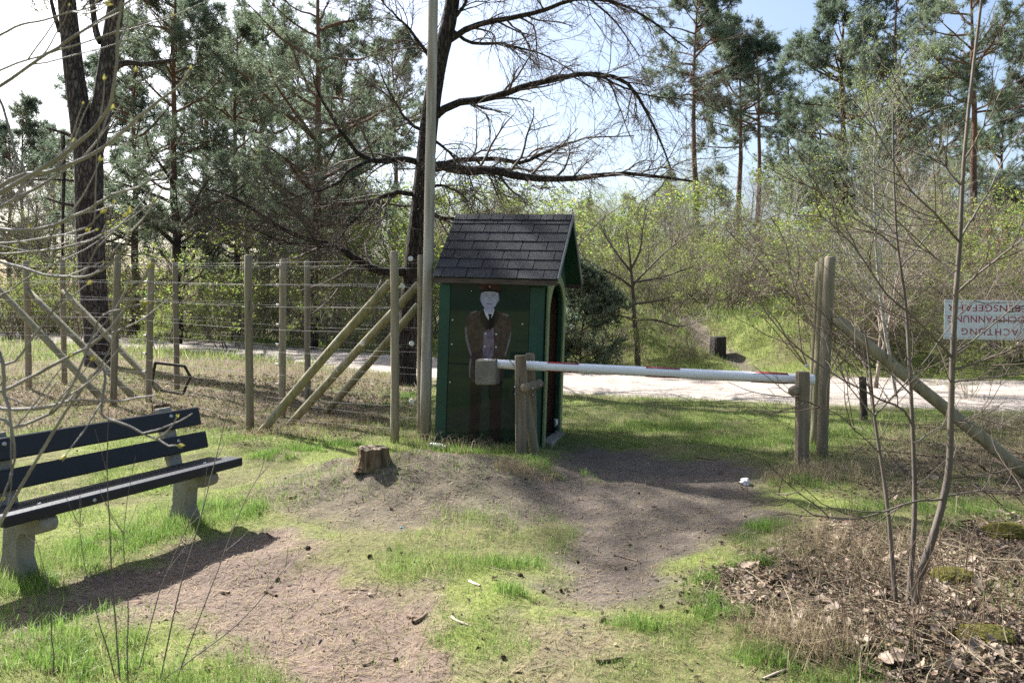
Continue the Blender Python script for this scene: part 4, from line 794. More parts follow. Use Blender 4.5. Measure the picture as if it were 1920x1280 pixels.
def pine_meshes(name, H, cb, R, seed, limbs=30, r0=0.22, dens=1.0, lean=0.02, dead=10, ndl='needle', stem=None, needle_len=0.155, bark='pine_bark', fork=False):
    r = np.random.default_rng(seed); gt = Geo(); gc = Geo(); n = 16
    z = np.linspace(-0.4, H, n); off = np.cumsum(r.normal(0, 0.05, (n, 2)), 0) * 0.8; off -= off[0]
    P = np.stack([off[:, 0] + lean * z, off[:, 1], z], 1)
    if stem is not None: P = spline(stem, n)
    rad = r0 * (1 - np.linspace(0, 1, n) ** 1.1 * 0.88); rad[0] *= 1.35; rad[1] *= 1.08
    gt.add(*tubes(P[None], rad[None], 10))
    stems = P[None]; srad = rad[None]
    # live limbs: longest in the lower crown, rounded top
    m = int(limbs); t = np.sort(r.uniform(cb, 0.985, m)); ii = t * (n - 1); i0 = np.minimum(ii.astype(int), n - 2); f = (ii - i0)[:, None]; S = P[i0] * (1 - f) + P[i0 + 1] * f
    a = r.uniform(0, 2 * np.pi, m) + np.arange(m) * 2.4; rel = (t - cb) / (1 - cb)
    Lb = R * (0.35 + 0.9 * np.sin(np.pi * np.clip(0.18 + 0.72 * rel, 0, 1))) * r.uniform(0.6, 1.12, m) * (1 - 0.45 * rel)
    D = np.stack([np.cos(a), np.sin(a), r.uniform(-0.1, 0.45, m) + 0.5 * rel], 1)
    P1 = grow(S, D, Lb, 7, 0.14, (0, 0, 0.05), r); R1 = taper(np.clip(0.022 * Lb, 0.02, 0.11), 7, 0.3); gt.add(*tubes(P1, R1, 5))
    k2 = 13; S, D, ra, tt = spawn(P1, R1, k2, 0.40, 1.0, 0.9, 0.3, r, 0.4); L2 = np.repeat(Lb, k2) * r.uniform(0.18, 0.42, len(S)) * (1.15 - 0.5 * tt) + 0.15
    P2 = grow(S, D, L2, 4, 0.18, (0, 0, 0.07), r); R2 = taper(np.minimum(ra * 0.6, 0.018), 4, 0.4); gt.add(*tubes(P2, R2, 3))
    k3 = int(8 * dens + 0.5); S, D, ra, tt = spawn(P2, R2, k3, 0.45, 1.0, 0.95, 0.4, r, 0.1); L3 = r.uniform(0.12, 0.32, len(S)); pad = np.repeat(r.uniform(0.62, 1.28, len(P2)), k3)
    P3 = grow(S, D, L3, 3, 0.15, (0, 0, 0.12), r); gt.add(*tubes(P3, taper(np.full(len(S), 0.006), 3, 0.5), 3))
    for q in (0.45, 1.0):
        i_ = 2 if q == 1.0 else 1; V, Fc, c = tufts(P3[:, i_], P3[:, 2] - P3[:, 1], r.uniform(0.8, 1.25, len(S)) * needle_len, 7, 0.023, r, 0.9, (0.88, 1.12)); gc.add(V, Fc, 0, c * np.repeat(pad, 21)[:, None])
    # bare dead limbs below the crown
    if dead:
        t = r.uniform(0.12, cb + 0.05, dead); ii = t * (n - 1); i0 = ii.astype(int); f = (ii - i0)[:, None]; S = P[i0] * (1 - f) + P[i0 + 1] * f; a = r.uniform(0, 6.28, dead)
        Pd = grow(S, np.stack([np.cos(a), np.sin(a), r.uniform(-0.25, 0.2, dead)], 1), r.uniform(0.4, 2.4, dead) * R / 3, 6, 0.16, (0, 0, -0.03), r); Rd = taper(np.full(dead, 0.022), 6, 0.3); gt.add(*tubes(Pd, Rd, 4))
        S, D, ra, tt = spawn(Pd, Rd, 7, 0.2, 1.0, 0.9, 0.3, r); Pe = grow(S, D, r.uniform(0.15, 0.7, len(S)), 4, 0.2, (0, 0, -0.02), r); Re = taper(np.full(len(S), 0.007), 4, 0.4); gt.add(*tubes(Pe, Re, 3))
        S, D, ra, tt = spawn(Pe, Re, 3, 0.2, 1.0, 0.8, 0.3, r); gt.add(*tubes(grow(S, D, r.uniform(0.1, 0.35, len(S)), 3, 0.2, (0, 0, 0), r), taper(np.full(len(S), 0.004), 3, 0.5), 3))
    return gt.mesh(name + '_trunk', bark, True), gc.mesh(name + '_crown', ndl, False, True)
def tree_thing(name, meshes, loc, label, cat, group=None, rz=0.0, s=1.0, parts=('trunk', 'crown')):
    o = thing(name, loc, label, cat, group, (0, 0, rz)); o.scale = (s, s, s)
    for pn, me in zip(parts, meshes):
        if me is not None: obj(pn, me, o)
    return o

def scrub_meshes(name, H, stems, seed, spread=0.5, leafy=0, twig='twig', r0=0.016, leaf='leaf', leaf_len=0.045, k=(6, 5, 4), wob=0.13, up=0.05, single=False):
    r = np.random.default_rng(seed); gt = Geo(); gl_ = Geo(); a = r.uniform(0, 6.28, stems)
    S = np.stack([np.cos(a) * 0.25, np.sin(a) * 0.25, np.full(stems, -0.1)], 1) * ([0.2, 0.2, 1] if single else [1, 1, 1])
    D = np.stack([np.cos(a) * spread, np.sin(a) * spread, np.ones(stems)], 1) * [1, 1, 1] + r.normal(0, 0.15, (stems, 3)); L = H * r.uniform(0.55, 1.05, stems)
    P0 = grow(S, D, L, 9, wob, (0, 0, up), r); R0 = taper(r.uniform(0.7, 1.3, stems) * r0, 9, 0.25); gt.add(*tubes(P0, R0, 5)); pts = []
    Pc, Rc = P0, R0
    for lv, kk in enumerate(k):
        S, D, ra, tt = spawn(Pc, Rc, kk, 0.22, 1.0, 0.75, 0.25, r); Ln = H * (0.30, 0.14, 0.075)[lv] * r.uniform(0.5, 1.2, len(S)) * (1.2 - 0.6 * tt); nn = (6, 4, 3)[lv]
        Pc = grow(S, D, Ln, nn, 0.2, (0, 0, 0.04), r); Rc = taper(np.maximum(ra * 0.55, 0.0022), nn, 0.45); gt.add(*tubes(Pc, Rc, 3)); pts.append(Pc[:, 1:].reshape(-1, 3))
    if leafy:
        A = np.concatenate(pts[-2:]); sel = A[r.integers(0, len(A), leafy)]; V, Fc, c = leaves(sel + r.normal(0, 0.03, sel.shape), r.uniform(0.6, 1.3, leafy) * leaf_len, r); gl_.add(V, Fc, 0, c)
    return gt.mesh(name + '_stems', twig, True), (gl_.mesh(name + '_leaves', leaf, False, True) if leafy else None)

def gpos(px_, d, dx=0.0):
    x = (px_ - CX) / F * d + dx; return np.array([x, d, hz(x, d)])
def fit(px_, d, top, H):                                       # scale so that a tree of height H at distance d reaches photo row top
    p = gpos(px_, d); return p, (EYE - (top - HY) / F * d - p[2]) / H

# ------------------------------------------------------------------ pines
pine_a = pine_meshes('broad_pine', 17, 0.30, 4.2, 11, 46, 0.24, 1.25, 0.01, 16)
pine_b = pine_meshes('umbrella_pine', 16, 0.64, 3.1, 12, 30, 0.22, 1.6, 0.015, 7, 'needle_blue')
pine_c = pine_meshes('slim_pine', 15, 0.42, 2.9, 13, 34, 0.20, 1.1, -0.01, 10, 'needle_blue')
pine_d = pine_meshes('low_pine', 13, 0.16, 3.1, 14, 46, 0.18, 1.0, 0.0, 10)
pine_e = pine_meshes('tall_umbrella_pine', 16, 0.56, 3.3, 15, 32, 0.22, 1.6, -0.02, 9)
pine_f = pine_meshes('dense_pine', 14, 0.28, 3.2, 16, 46, 0.20, 1.4, 0.0, 8, 'needle_blue')
PV = {'a': (pine_a, 17), 'b': (pine_b, 16), 'c': (pine_c, 15), 'd': (pine_d, 13), 'e': (pine_e, 16), 'f': (pine_f, 14)}
def pine(v, px_, d, top, label, group=None, rz=0.0):
    me, H = PV[v]; p, s = fit(px_, d, top, H); return tree_thing('pine_tree', me, p, label, 'pine tree', group, rz, s)
pine('a', 582, 27, -120, 'broad pine with reddish upper trunk seen above the middle fence row', None, 0.6)
pine('d', 326, 31, -60, 'pine with bare straight lower trunk right of the forked pine', None, 2.2)
pine('b', 1303, 40, -4, 'tall pine with bare trunk and flat crown, tallest of the three behind the gate', None, 1.0)
pine('e', 1380, 43, 62, 'slender tall pine in the middle of the three behind the gate', None, 4.0)
pine('b', 1424, 39, 88, 'forked tall pine, shortest of the three behind the gate', None, 3.6)
pine('f', 1580, 31, -25, 'dense dark pine to the right of the three slender ones', None, 0.4)
pine('c', 1690, 29, -30, 'dark pine behind the pale young birch', None, 2.0)
pine('e', 1828, 25, -70, 'leaning pine with bare trunk behind the warning sign', None, 5.3)
pine('c', 1480, 47, 205, 'small blue-green pine low beside the slender pines', None, 1.2)
pine('d', 40, 62, 205, 'hazy distant pine at the left edge of the wood', None, 0.3)
def lm_label(px_, d, top, side):
    marks = ((60, 'the forked pine', -1), (300, 'the forked pine', 1), (470, 'the broad reddish pine', -1), (600, 'the broad reddish pine', 0), (760, 'the broad reddish pine', 1)) if side == 'l' else ((1180, 'the three slender pines', -1), (1500, 'the three slender pines', 1), (1640, 'the pale young birch', -1), (1760, 'the pale young birch', 1), (2100, 'the warning sign', 0))
    nm, rel = next(((a, c) for lim, a, c in marks if px_ <= lim), (marks[-1][1], marks[-1][2]))
    dist = 'near' if d < 40 else ('set back' if d < 55 else 'far back'); hgt = 'tall' if top < 70 else ('middling' if top < 180 else 'low')
    return '%s %s pine in the wood, %s %s' % (hgt, dist, {-1: 'left of', 0: 'behind', 1: 'right of'}[rel], nm)
wood_l = [('f', 250, 37, 60), ('d', 440, 35, 60), ('a', 500, 43, 20), ('f', 640, 48, 60), ('c', 380, 50, 0), ('d', -120, 44, 190), ('f', 190, 56, 130), ('e', 740, 56, 90), ('c', 15, 58, 240), ('d', 560, 60, 80), ('a', -330, 34, -60), ('f', 100, 74, 250), ('f', 460, 74, 120), ('d', -220, 52, 60), ]
for k_, (v, px_, d, top) in enumerate(wood_l): pine(v, px_, d, top, lm_label(px_, d, top, 'l'), 'pines of the wood behind the left fence', k_ * 1.7)
wood_r = [('f', 1620, 46, 110), ('d', 1540, 55, 200), ('c', 1760, 44, 140), ('f', 1880, 37, 190), ('d', 1700, 60, 170), ('f', 1960, 30, 40), ('d', 1340, 70, 320), ('c', 1250, 75, 330), ('d', 1460, 72, 310), ('f', 1100, 85, 380), ('d', 960, 90, 385), ('c', 1180, 95, 370), ('f', 2080, 34, 20), ('d', 1800, 52, 230)]
for k_, (v, px_, d, top) in enumerate(wood_r): pine(v, px_, d, top, lm_label(px_, d, top, 'r'), 'pines of the wood behind the right bank', k_ * 2.3)
# pines behind the viewer, which close the clearing and show only in the glossy panel
for k_, (v, x, y, s) in enumerate((('a', -7, -11, 0.9), ('d', 0.5, -13, 1.0), ('f', 7, -11, 1.0), ('d', -14, -12, 1.0), ('c', 13, -13, 1.0), ('f', 3.5, -17, 1.1), ('d', -3.5, -18, 1.1))):
    tree_thing('pine_tree', PV[v][0], (x, y, hz(x, y)), 'pine on the near side of the clearing opposite the booth', 'pine tree', 'pines opposite the booth', k_ * 1.1, s)

# forked pine with two stems
fk_d = 18.5; fp0 = gpos(186, fk_d); 
def fpx(pts, d=fk_d): return [W(a, b, d) - fp0 for a, b in pts]
r = np.random.default_rng(31); gt = Geo(); gc = Geo(); stem_list = []
main = spline([np.array([0, 0, -0.4])] + fpx([(184, 640), (176, 560), (168, 420), (166, 300), (160, 240)]), 22); rm = np.interp(np.linspace(0, 1, 22), [0, 0.08, 0.3, 1], [0.42, 0.33, 0.29, 0.33]); gt.add(*tubes(main[None], rm[None], 14))
sL = spline(fpx([(160, 290), (150, 215), (138, 130), (128, 30), (118, -80), (100, -330), (70, -500), (40, -650)]), 16); sR = spline(fpx([(170, 300), (186, 230), (200, 130), (213, 40), (225, -60), (248, -330), (262, -480), (272, -610)]), 16)
gt.add(*tubes(np.stack([sL, sR]), np.stack([np.linspace(0.26, 0.13, 16), np.linspace(0.24, 0.12, 16)]), 12)); forkP = np.stack([sL, sR])
# snags, side limb with broken orange end, stubs
for pts, ra in (([(205, 132), (235, 118), (270, 120), (330, 112)], 0.085), ([(135, 255), (115, 248), (88, 240)], 0.05), ([(150, 340), (95, 336), (45, 338)], 0.035), ([(150, 385), (120, 382), (88, 372)], 0.045), ([(190, 80), (180, 60), (172, 0), (165, -60)], 0.09),
                ([(118, 255), (120, 330), (118, 400), (117, 480)], 0.05), ([(112, 60), (100, 20), (90, -30)], 0.06), ([(205, 215), (225, 212), (240, 222)], 0.03), ([(270, 122), (300, 130), (330, 165), (337, 180)], 0.03)):
    P = spline(fpx(pts), 9); gt.add(*tubes(P[None], np.linspace(ra, ra * 0.55, 9)[None], 7))
S, D, ra, tt = spawn(forkP, np.full((2, 16), 0.1), 46, 0.52, 1.0, 1.1, 0.25, r, 0.3); L1 = r.uniform(1.2, 4.2, len(S)); P1 = grow(S, D, L1, 7, 0.16, (0, 0, 0.02), r); R1 = taper(np.full(len(S), 0.045), 7, 0.25); gt.add(*tubes(P1, R1, 5))
S, D, ra, tt = spawn(P1, R1, 13, 0.25, 1.0, 0.9, 0.3, r); P2 = grow(S, D, r.uniform(0.3, 0.9, len(S)), 4, 0.2, (0, 0, 0.03), r); R2 = taper(np.full(len(S), 0.011), 4, 0.4); gt.add(*tubes(P2, R2, 3))
S, D, ra, tt = spawn(P2, R2, 5, 0.3, 1.0, 0.8, 0.3, r); P3 = grow(S, D, r.uniform(0.1, 0.3, len(S)), 3, 0.15, (0, 0, 0.08), r); gt.add(*tubes(P3, taper(np.full(len(S), 0.005), 3, 0.5), 3))
keep = r.random(len(P3)) < 0.75; V, Fc, c = tufts(P3[keep, 2], (P3[:, 2] - P3[:, 1])[keep], np.full(keep.sum(), 0.11), 9, 0.022, r); gc.add(V, Fc, 0, c)
tree_thing('pine_tree', (gt.mesh('forked_trunk', 'pine_bark_grey', True), gc.mesh('forked_crown', 'needle', False, True)), fp0, 'large pine whose trunk forks in two, behind the left fence posts', 'pine tree')

# ------------------------------------------------------------------ bare oak behind the booth
ok_d = 15.6; op = gpos(757, ok_d); r = np.random.default_rng(41); gt = Geo(); gb = Geo()
def opx(pts, d0, d1): 
    n = len(pts); return [W(a, b, d0 + (d1 - d0) * i_ / (n - 1)) - op for i_, (a, b) in enumerate(pts)]
trunk = spline([np.array([0, 0, -0.4])] + opx([(757, 690), (768, 600), (778, 490), (788, 400), (797, 310), (806, 220), (822, 120), (842, 40), (856, -60), (865, -200), (860, -420)], ok_d, ok_d), 30)
tr_r = np.interp(np.linspace(0, 1, 30), [0, 0.06, 0.14, 0.5, 0.75, 1], [0.36, 0.27, 0.235, 0.19, 0.15, 0.05]); gt.add(*tubes(trunk[None], tr_r[None], 14))
limbs = [  # pixels, distances, start radius
    ([(795, 318), (830, 312), (880, 322), (930, 320), (975, 332), (1030, 335), (1090, 332), (1150, 325), (1220, 328), (1300, 338)], 15.6, 14.2, 0.14),
    ([(830, 310), (870, 298), (930, 296), (980, 303), (1020, 285), (1060, 268), (1110, 255), (1190, 250)], 15.6, 16.8, 0.075),
    ([(808, 225), (850, 195), (900, 186), (950, 176), (985, 160), (1040, 148), (1100, 138), (1150, 142), (1190, 165), (1215, 210), (1240, 265), (1260, 320)], 15.6, 14.6, 0.105),
    ([(1100, 138), (1140, 150), (1190, 168), (1250, 185), (1310, 190)], 14.9, 14.5, 0.035),
    ([(836, 80), (870, 58), (920, 42), (970, 32), (1010, 22), (1060, 4), (1120, 2), (1180, 20), (1230, 55), (1280, 95)], 15.6, 14.4, 0.085),
    ([(845, 55), (880, 78), (930, 76), (970, 82), (1010, 92), (1060, 118), (1100, 150)], 15.6, 16.6, 0.05),
    ([(855, -30), (920, -60), (1000, -50), (1080, -20), (1150, 40), (1200, 110)], 15.6, 16.2, 0.07),
    ([(785, 305), (755, 298), (715, 302), (680, 290), (655, 262), (630, 225), (600, 175), (590, 140)], 15.6, 14.6, 0.085),
    ([(700, 300), (660, 315), (640, 335), (610, 355), (570, 370), (520, 390)], 15.2, 14.2, 0.05),
    ([(782, 365), (745, 360), (710, 370), (680, 392), (655, 415), (640, 440), (620, 460)], 15.6, 14.4, 0.065),
    ([(770, 508), (740, 512), (705, 508), (670, 485), (640, 465), (600, 450), (560, 440), (500, 405), (440, 365), (390, 350)], 15.6, 13.9, 0.12),
    ([(630, 462), (590, 462), (545, 455), (500, 440), (455, 430)], 14.8, 13.6, 0.045),
    ([(790, 390), (830, 408), (880, 412), (940, 420), (1010, 428)], 15.6, 16.6, 0.06),
    ([(812, 262), (850, 290), (880, 335), (890, 380)], 15.6, 14.9, 0.04),
    ([(800, 250), (770, 230), (745, 200), (720, 150), (700, 90)], 15.6, 16.4, 0.05),
    ([(822, 130), (780, 60), (740, 20), (700, -20)], 15.6, 14.8, 0.05),
    ([(845, 40), (870, 0), (865, -60), (890, -120)], 15.6, 15.0, 0.05),
    ([(815, 350), (840, 352), (870, 365), (885, 385)], 15.6, 14.8, 0.035)]
P1 = []; R1 = []
for pts, d0, d1, ra in limbs:
    n = 18; P = spline(opx(pts, d0, d1), n); P[1:] += np.cumsum(r.normal(0, 0.012, (n - 1, 3)), 0); P1.append(P); R1.append(0.82 * ra * np.linspace(1, 0.14, n) ** 0.9)
P1 = np.array(P1); R1 = np.array(R1); gt.add(*tubes(P1, R1, 8))
S, D, ra, tt = spawn(P1, R1, 19, 0.12, 1.0, 0.75, 0.25, r); L2 = r.uniform(0.6, 1.7, len(S)); P2 = grow(S, D, L2, 8, 0.17, (0, 0, -0.02), r); R2 = taper(np.clip(ra * 0.45, 0.008, 0.03), 8, 0.3); gb.add(*tubes(P2, R2, 4))
S, D, ra, tt = spawn(P2, R2, 9, 0.15, 1.0, 0.7, 0.25, r); P3 = grow(S, D, r.uniform(0.25, 0.8, len(S)), 5, 0.2, (0, 0, -0.03), r); R3 = taper(np.clip(ra * 0.6, 0.004, 0.009), 5, 0.5); gb.add(*tubes(P3, R3, 3))
S, D, ra, tt = spawn(P3, R3, 3, 0.2, 1.0, 0.6, 0.25, r); P4 = grow(S, D, r.uniform(0.08, 0.32, len(S)), 3, 0.2, (0, 0, -0.04), r); gb.add(*tubes(P4, taper(np.full(len(S), 0.0036), 3, 0.7), 3))
gl_ = Geo(); V, Fc, c = leaves(P4[::2, 2], np.full(len(P4[::2]), 0.028), r, (0.5, 0.9)); gl_.add(V, Fc, 0, c)
oak = thing('oak_tree', op, 'bare oak with long dark limbs arching behind the booth', 'oak tree'); obj('trunk', gt.mesh('oak_trunk', 'oak_bark', True), oak); cr = obj('crown', gb.mesh('oak_crown', 'twig_dark', True), oak)
obj('bud', gl_.mesh('oak_buds', 'oakleaf', False, True), cr)

# ------------------------------------------------------------------ shrubs, birches and thickets
sc1 = scrub_meshes('bare_scrub', 3.0, 12, 51, 0.55); sc2 = scrub_meshes('bare_scrub_low', 2.2, 14, 52, 0.8, k=(7, 5, 4)); sc3 = scrub_meshes('budding_scrub', 3.4, 10, 53, 0.45, 2600)
sc4 = scrub_meshes('green_scrub', 3.2, 9, 54, 0.5, 5200, leaf_len=0.05); bi1 = scrub_meshes('young_birch', 8.0, 1, 55, 0.06, 5200, 'birch', 0.045, leaf_len=0.045, k=(34, 8, 5), wob=0.04, single=True)
bi2 = scrub_meshes('young_birch_b', 9.0, 2, 56, 0.12, 6000, 'birch', 0.045, leaf_len=0.045, k=(26, 8, 5), wob=0.05, single=True); tw = scrub_meshes('thin_bare_tree', 7.0, 2, 57, 0.2, 0, 'twig', 0.045, k=(26, 9, 5), wob=0.06, single=True)
sc5 = scrub_meshes('brown_scrub', 2.4, 12, 58, 0.7, 2600, leaf='oakleaf', leaf_len=0.07)
SV = {1: (sc1, 3.0), 2: (sc2, 2.2), 3: (sc3, 3.4), 4: (sc4, 3.2), 5: (sc5, 2.4), 'b': (bi1, 8.0), 'c': (bi2, 9.0), 't': (tw, 7.0)}
SN = {1: ('bare_shrub', 'shrub'), 2: ('bare_shrub', 'shrub'), 3: ('budding_shrub', 'shrub'), 4: ('green_shrub', 'shrub'), 5: ('brown_leaved_shrub', 'shrub'), 'b': ('birch_tree', 'birch tree'), 'c': ('birch_tree', 'birch tree'), 't': ('bare_tree', 'tree')}
def shrub(v, px_, d, top, label, group=None, rz=0.0, wide=1.0):
    me, H = SV[v]; p, s = fit(px_, d, top, H); o = tree_thing(SN[v][0], me, p, label, SN[v][1], group, rz, s, ('stems', 'leaves')); o.scale = (s * wide, s * wide, s); return o
rr = np.random.default_rng(61)
SL_ = {1: 'bare upright shrub', 2: 'bare spreading shrub', 3: 'yellow-green budding shrub', 4: 'fresh green shrub', 5: 'brown leaved shrub', 'b': 'slim single-stemmed birch', 'c': 'slim twin-stemmed birch', 't': 'thin bare young tree'}
MARKS = ((60, 'leftmost fence posts'), (180, 'forked pine'), (330, 'third fence posts'), (466, 'lone front fence post'), (590, 'broad reddish pine'), (740, 'last fence post'), (810, 'tall grey pole'), (930, 'booth roof'), (1075, 'booth gable'), (1190, 'small bare tree'), (1300, 'tallest slender pine'), (1350, 'stone block'), (1424, 'forked slender pine'), (1500, 'barrier end'), (1560, 'tall gate posts'), (1680, 'pale birch'), (1790, 'sapling stem'), (1870, 'warning sign'))
def lm_shrub(px_, d, dm, top, tm):
    nm = min(MARKS, key=lambda q: abs(q[0] - px_))[1]; return '%s, %s, by the %s' % ('tall' if top < tm else 'low', 'near' if d < dm else 'far', nm)
def thicket(vs_, n, x0, x1, d0, d1, t0, t1, where, group, wide=(0.9, 1.4)):
    for k_ in range(n):
        v = vs_[k_ % len(vs_)]; px_ = x0 + (x1 - x0) * ((k_ * 0.618034 + rr.uniform(-0.04, 0.04)) % 1.0); d = rr.uniform(d0, d1); tp = rr.uniform(t0, t1)
        shrub(v, px_, d, tp, SL_[v] + ' ' + where + ', ' + lm_shrub(px_, d, (d0 + d1) / 2, tp, (t0 + t1) / 2), group + ', ' + SN[v][0].replace('_', ' '), rr.uniform(0, 6.28), rr.uniform(*wide))
thicket([1, 3, 2, 3, 1, 4], 34, 1070, 1560, 24.0, 32, 400, 500, 'on the bank', 'scrub on the bank')
thicket([1, 3, 2, 3, 1, 4], 30, 1540, 1960, 17.5, 27, 300, 480, 'in the right scrub', 'scrub behind the sign')
thicket([4, 3, 'b', 'c', 4, 't'], 40, 690, 1320, 27, 48, 300, 430, 'behind the booth', 'thicket behind the booth')
thicket([2, 1], 10, 1060, 1330, 19.6, 23, 545, 600, 'low on the slope', 'scrub low on the slope')
thicket([1, 4, 3, 2, 't', 4, 1], 34, -60, 790, 31, 52, 400, 520, 'in the left wood', 'undergrowth of the wood')
thicket(['t', 'b', 't'], 14, 20, 760, 30, 50, 200, 380, 'among left pines', 'young trees among the pines')
thicket(['t', 'c', 't', 'b'], 12, 1230, 1900, 27, 44, 230, 380, 'among right pines', 'young trees behind the bank')
def far_d(px_):
    k = (px_ - CX) / F
    for (x0, y0), (x1, y1) in zip(FAR[:-1], FAR[1:]):
        den = (x1 - x0) - k * (y1 - y0); t = (k * y0 - x0) / den if abs(den) > 1e-9 else -1
        if 0 <= t <= 1: return y0 + t * (y1 - y0)
    return 30.0
for k_ in range(20):
    v = (3, 4, 1, 3, 2, 1)[k_ % 6]; px_ = -40 + 800 * ((k_ * 0.618034) % 1.0); d = far_d(px_) + rr.uniform(0.7, 3.5); tp = rr.uniform(470, 560)
    shrub(v, px_, d, tp, SL_[v] + ' at the far road edge, ' + lm_shrub(px_, d, 28, tp, 515), 'shrubs along the far road edge, ' + SN[v][0].replace('_', ' '), rr.uniform(0, 6.28), rr.uniform(1.0, 1.5))
shrub(4, 440, 27, 395, 'bright yellow-green shrub behind the second fence post gap', None, 1.0, 1.2)
shrub(4, 300, 23.5, 560, 'small fresh green bush at the road edge behind the fence', None, 2.0, 0.9)
shrub('b', 1678, 13.2, 10, 'tall thin pale birch with yellow-green leaves right of the gate posts', None, 0.5, 0.75)
shrub('t', 1640, 14.5, 170, 'thin bare tree just right of the tall gate posts', None, 0.9, 1.0)
shrub(4, 1815, 12.9, 640, 'little bush with fresh leaves on the road verge below the sign', None, 0.3, 1.0)
shrub(5, 1915, 20.5, 400, 'bush with russet leaves at the right edge above the sign', None, 1.3, 1.0)
shrub(4, 1130, 19.4, 575, 'low green bramble right of the booth below the bank', None, 2.3, 1.6)
shrub(2, 1850, 9.6, 745, 'tangle of dead brush under the slanting brace', None, 0.7, 2.2)
# dark young pine at the booth's right
yp = pine_meshes('young_pine', 2.6, 0.05, 1.15, 71, 34, 0.035, 1.2, 0.0, 0, 'needle', needle_len=0.10); p, s = fit(1086, 18.9, 520, 2.6); tree_thing('young_pine', yp, p, 'dark young pine bush right of the booth across the road', 'pine tree', None, 0.4, s)
# small bare tree on the slope
r = np.random.default_rng(73); sp0 = gpos(1196, 19.3); gt = Geo(); sd_ = 19.3
def spx(pts, d0=19.3, d1=19.3): return [W(a, b, d0 + (d1 - d0) * i_ / (len(pts) - 1)) - sp0 for i_, (a, b) in enumerate(pts)]
tr_ = spline([np.array([0, 0, -0.3])] + spx([(1194, 640), (1189, 600), (1187, 560), (1186, 530), (1183, 505), (1180, 470), (1174, 430)]), 14); gt.add(*tubes(tr_[None], np.linspace(0.085, 0.010, 14)[None], 8)); P1 = []
for pts, d1 in (([(1187, 540), (1160, 520), (1130, 505), (1095, 485)], 18.6), ([(1186, 535), (1215, 505), (1250, 470), (1290, 440)], 19.9), ([(1184, 510), (1160, 480), (1140, 450), (1125, 420)], 20), ([(1183, 505), (1200, 470), (1205, 430), (1215, 390)], 18.8), ([(1188, 570), (1225, 565), (1265, 555)], 18.4), ([(1188, 598), (1160, 592), (1125, 596)], 18.7), ([(1188, 600), (1230, 600), (1270, 612), (1305, 605)], 19.9), ([(1186, 530), (1240, 520), (1300, 500)], 18.6)): P1.append(spline(spx(pts, 19.3, d1), 10))
P1 = np.array(P1); R1 = np.tile(np.linspace(0.035, 0.01, 10), (len(P1), 1)); gt.add(*tubes(P1, R1, 5)); gb = Geo()
S, D, ra, tt = spawn(P1, R1, 13, 0.2, 1, 0.7, 0.25, r); P2 = grow(S, D, r.uniform(0.3, 1.0, len(S)), 6, 0.16, (0, 0, 0.03), r); R2 = taper(np.full(len(S), 0.009), 6, 0.4); gb.add(*tubes(P2, R2, 3))
S, D, ra, tt = spawn(P2, R2, 6, 0.2, 1, 0.7, 0.25, r); gb.add(*tubes(grow(S, D, r.uniform(0.1, 0.4, len(S)), 4, 0.2, (0, 0, 0.02), r), taper(np.full(len(S), 0.005), 4, 0.5), 3))
tree_thing('bare_tree', (gt.mesh('slope_tree_trunk', 'twig_dark', True), gb.mesh('slope_tree_crown', 'twig', True)), sp0, 'small bare spreading tree on the slope between booth and stone block', 'tree')

# ------------------------------------------------------------------ sapling at the right front
r = np.random.default_rng(81); sb = at_ground(1702, 1138); gt = Geo(); gb = Geo(); dd = sb[1]
def tpx(pts, d0, d1): return [W(a, b, d0 + (d1 - d0) * i_ / (len(pts) - 1)) - sb for i_, (a, b) in enumerate(pts)]
stems_ = [([(1684, 1165), (1676, 1090), (1670, 1010), (1662, 930), (1650, 850), (1639, 775), (1631, 690), (1622, 620)], 4.05, 4.15, 0.022, 0.008), ([(1700, 1160), (1706, 1100), (1713, 1000), (1715, 920), (1711, 800), (1704, 660), (1697, 560), (1682, 450), (1676, 330), (1674, 210)], 4.08, 4.35, 0.026, 0.007),
          ([(1712, 1165), (1722, 1090), (1745, 1020), (1768, 940), (1780, 870), (1783, 780), (1786, 670), (1793, 540), (1800, 450), (1806, 320), (1820, 170), (1838, 20), (1850, -90)], 4.0, 4.0, 0.036, 0.009)]
SP = []; SR = []
for pts, d0, d1, ra, rb in stems_:
    P = spline(tpx(pts, d0, d1), 30); SP.append(P); SR.append(np.linspace(ra, rb, 30) * 0.62)
SP = np.array(SP); SR = np.array(SR); gt.add(*tubes(SP, SR, 10))
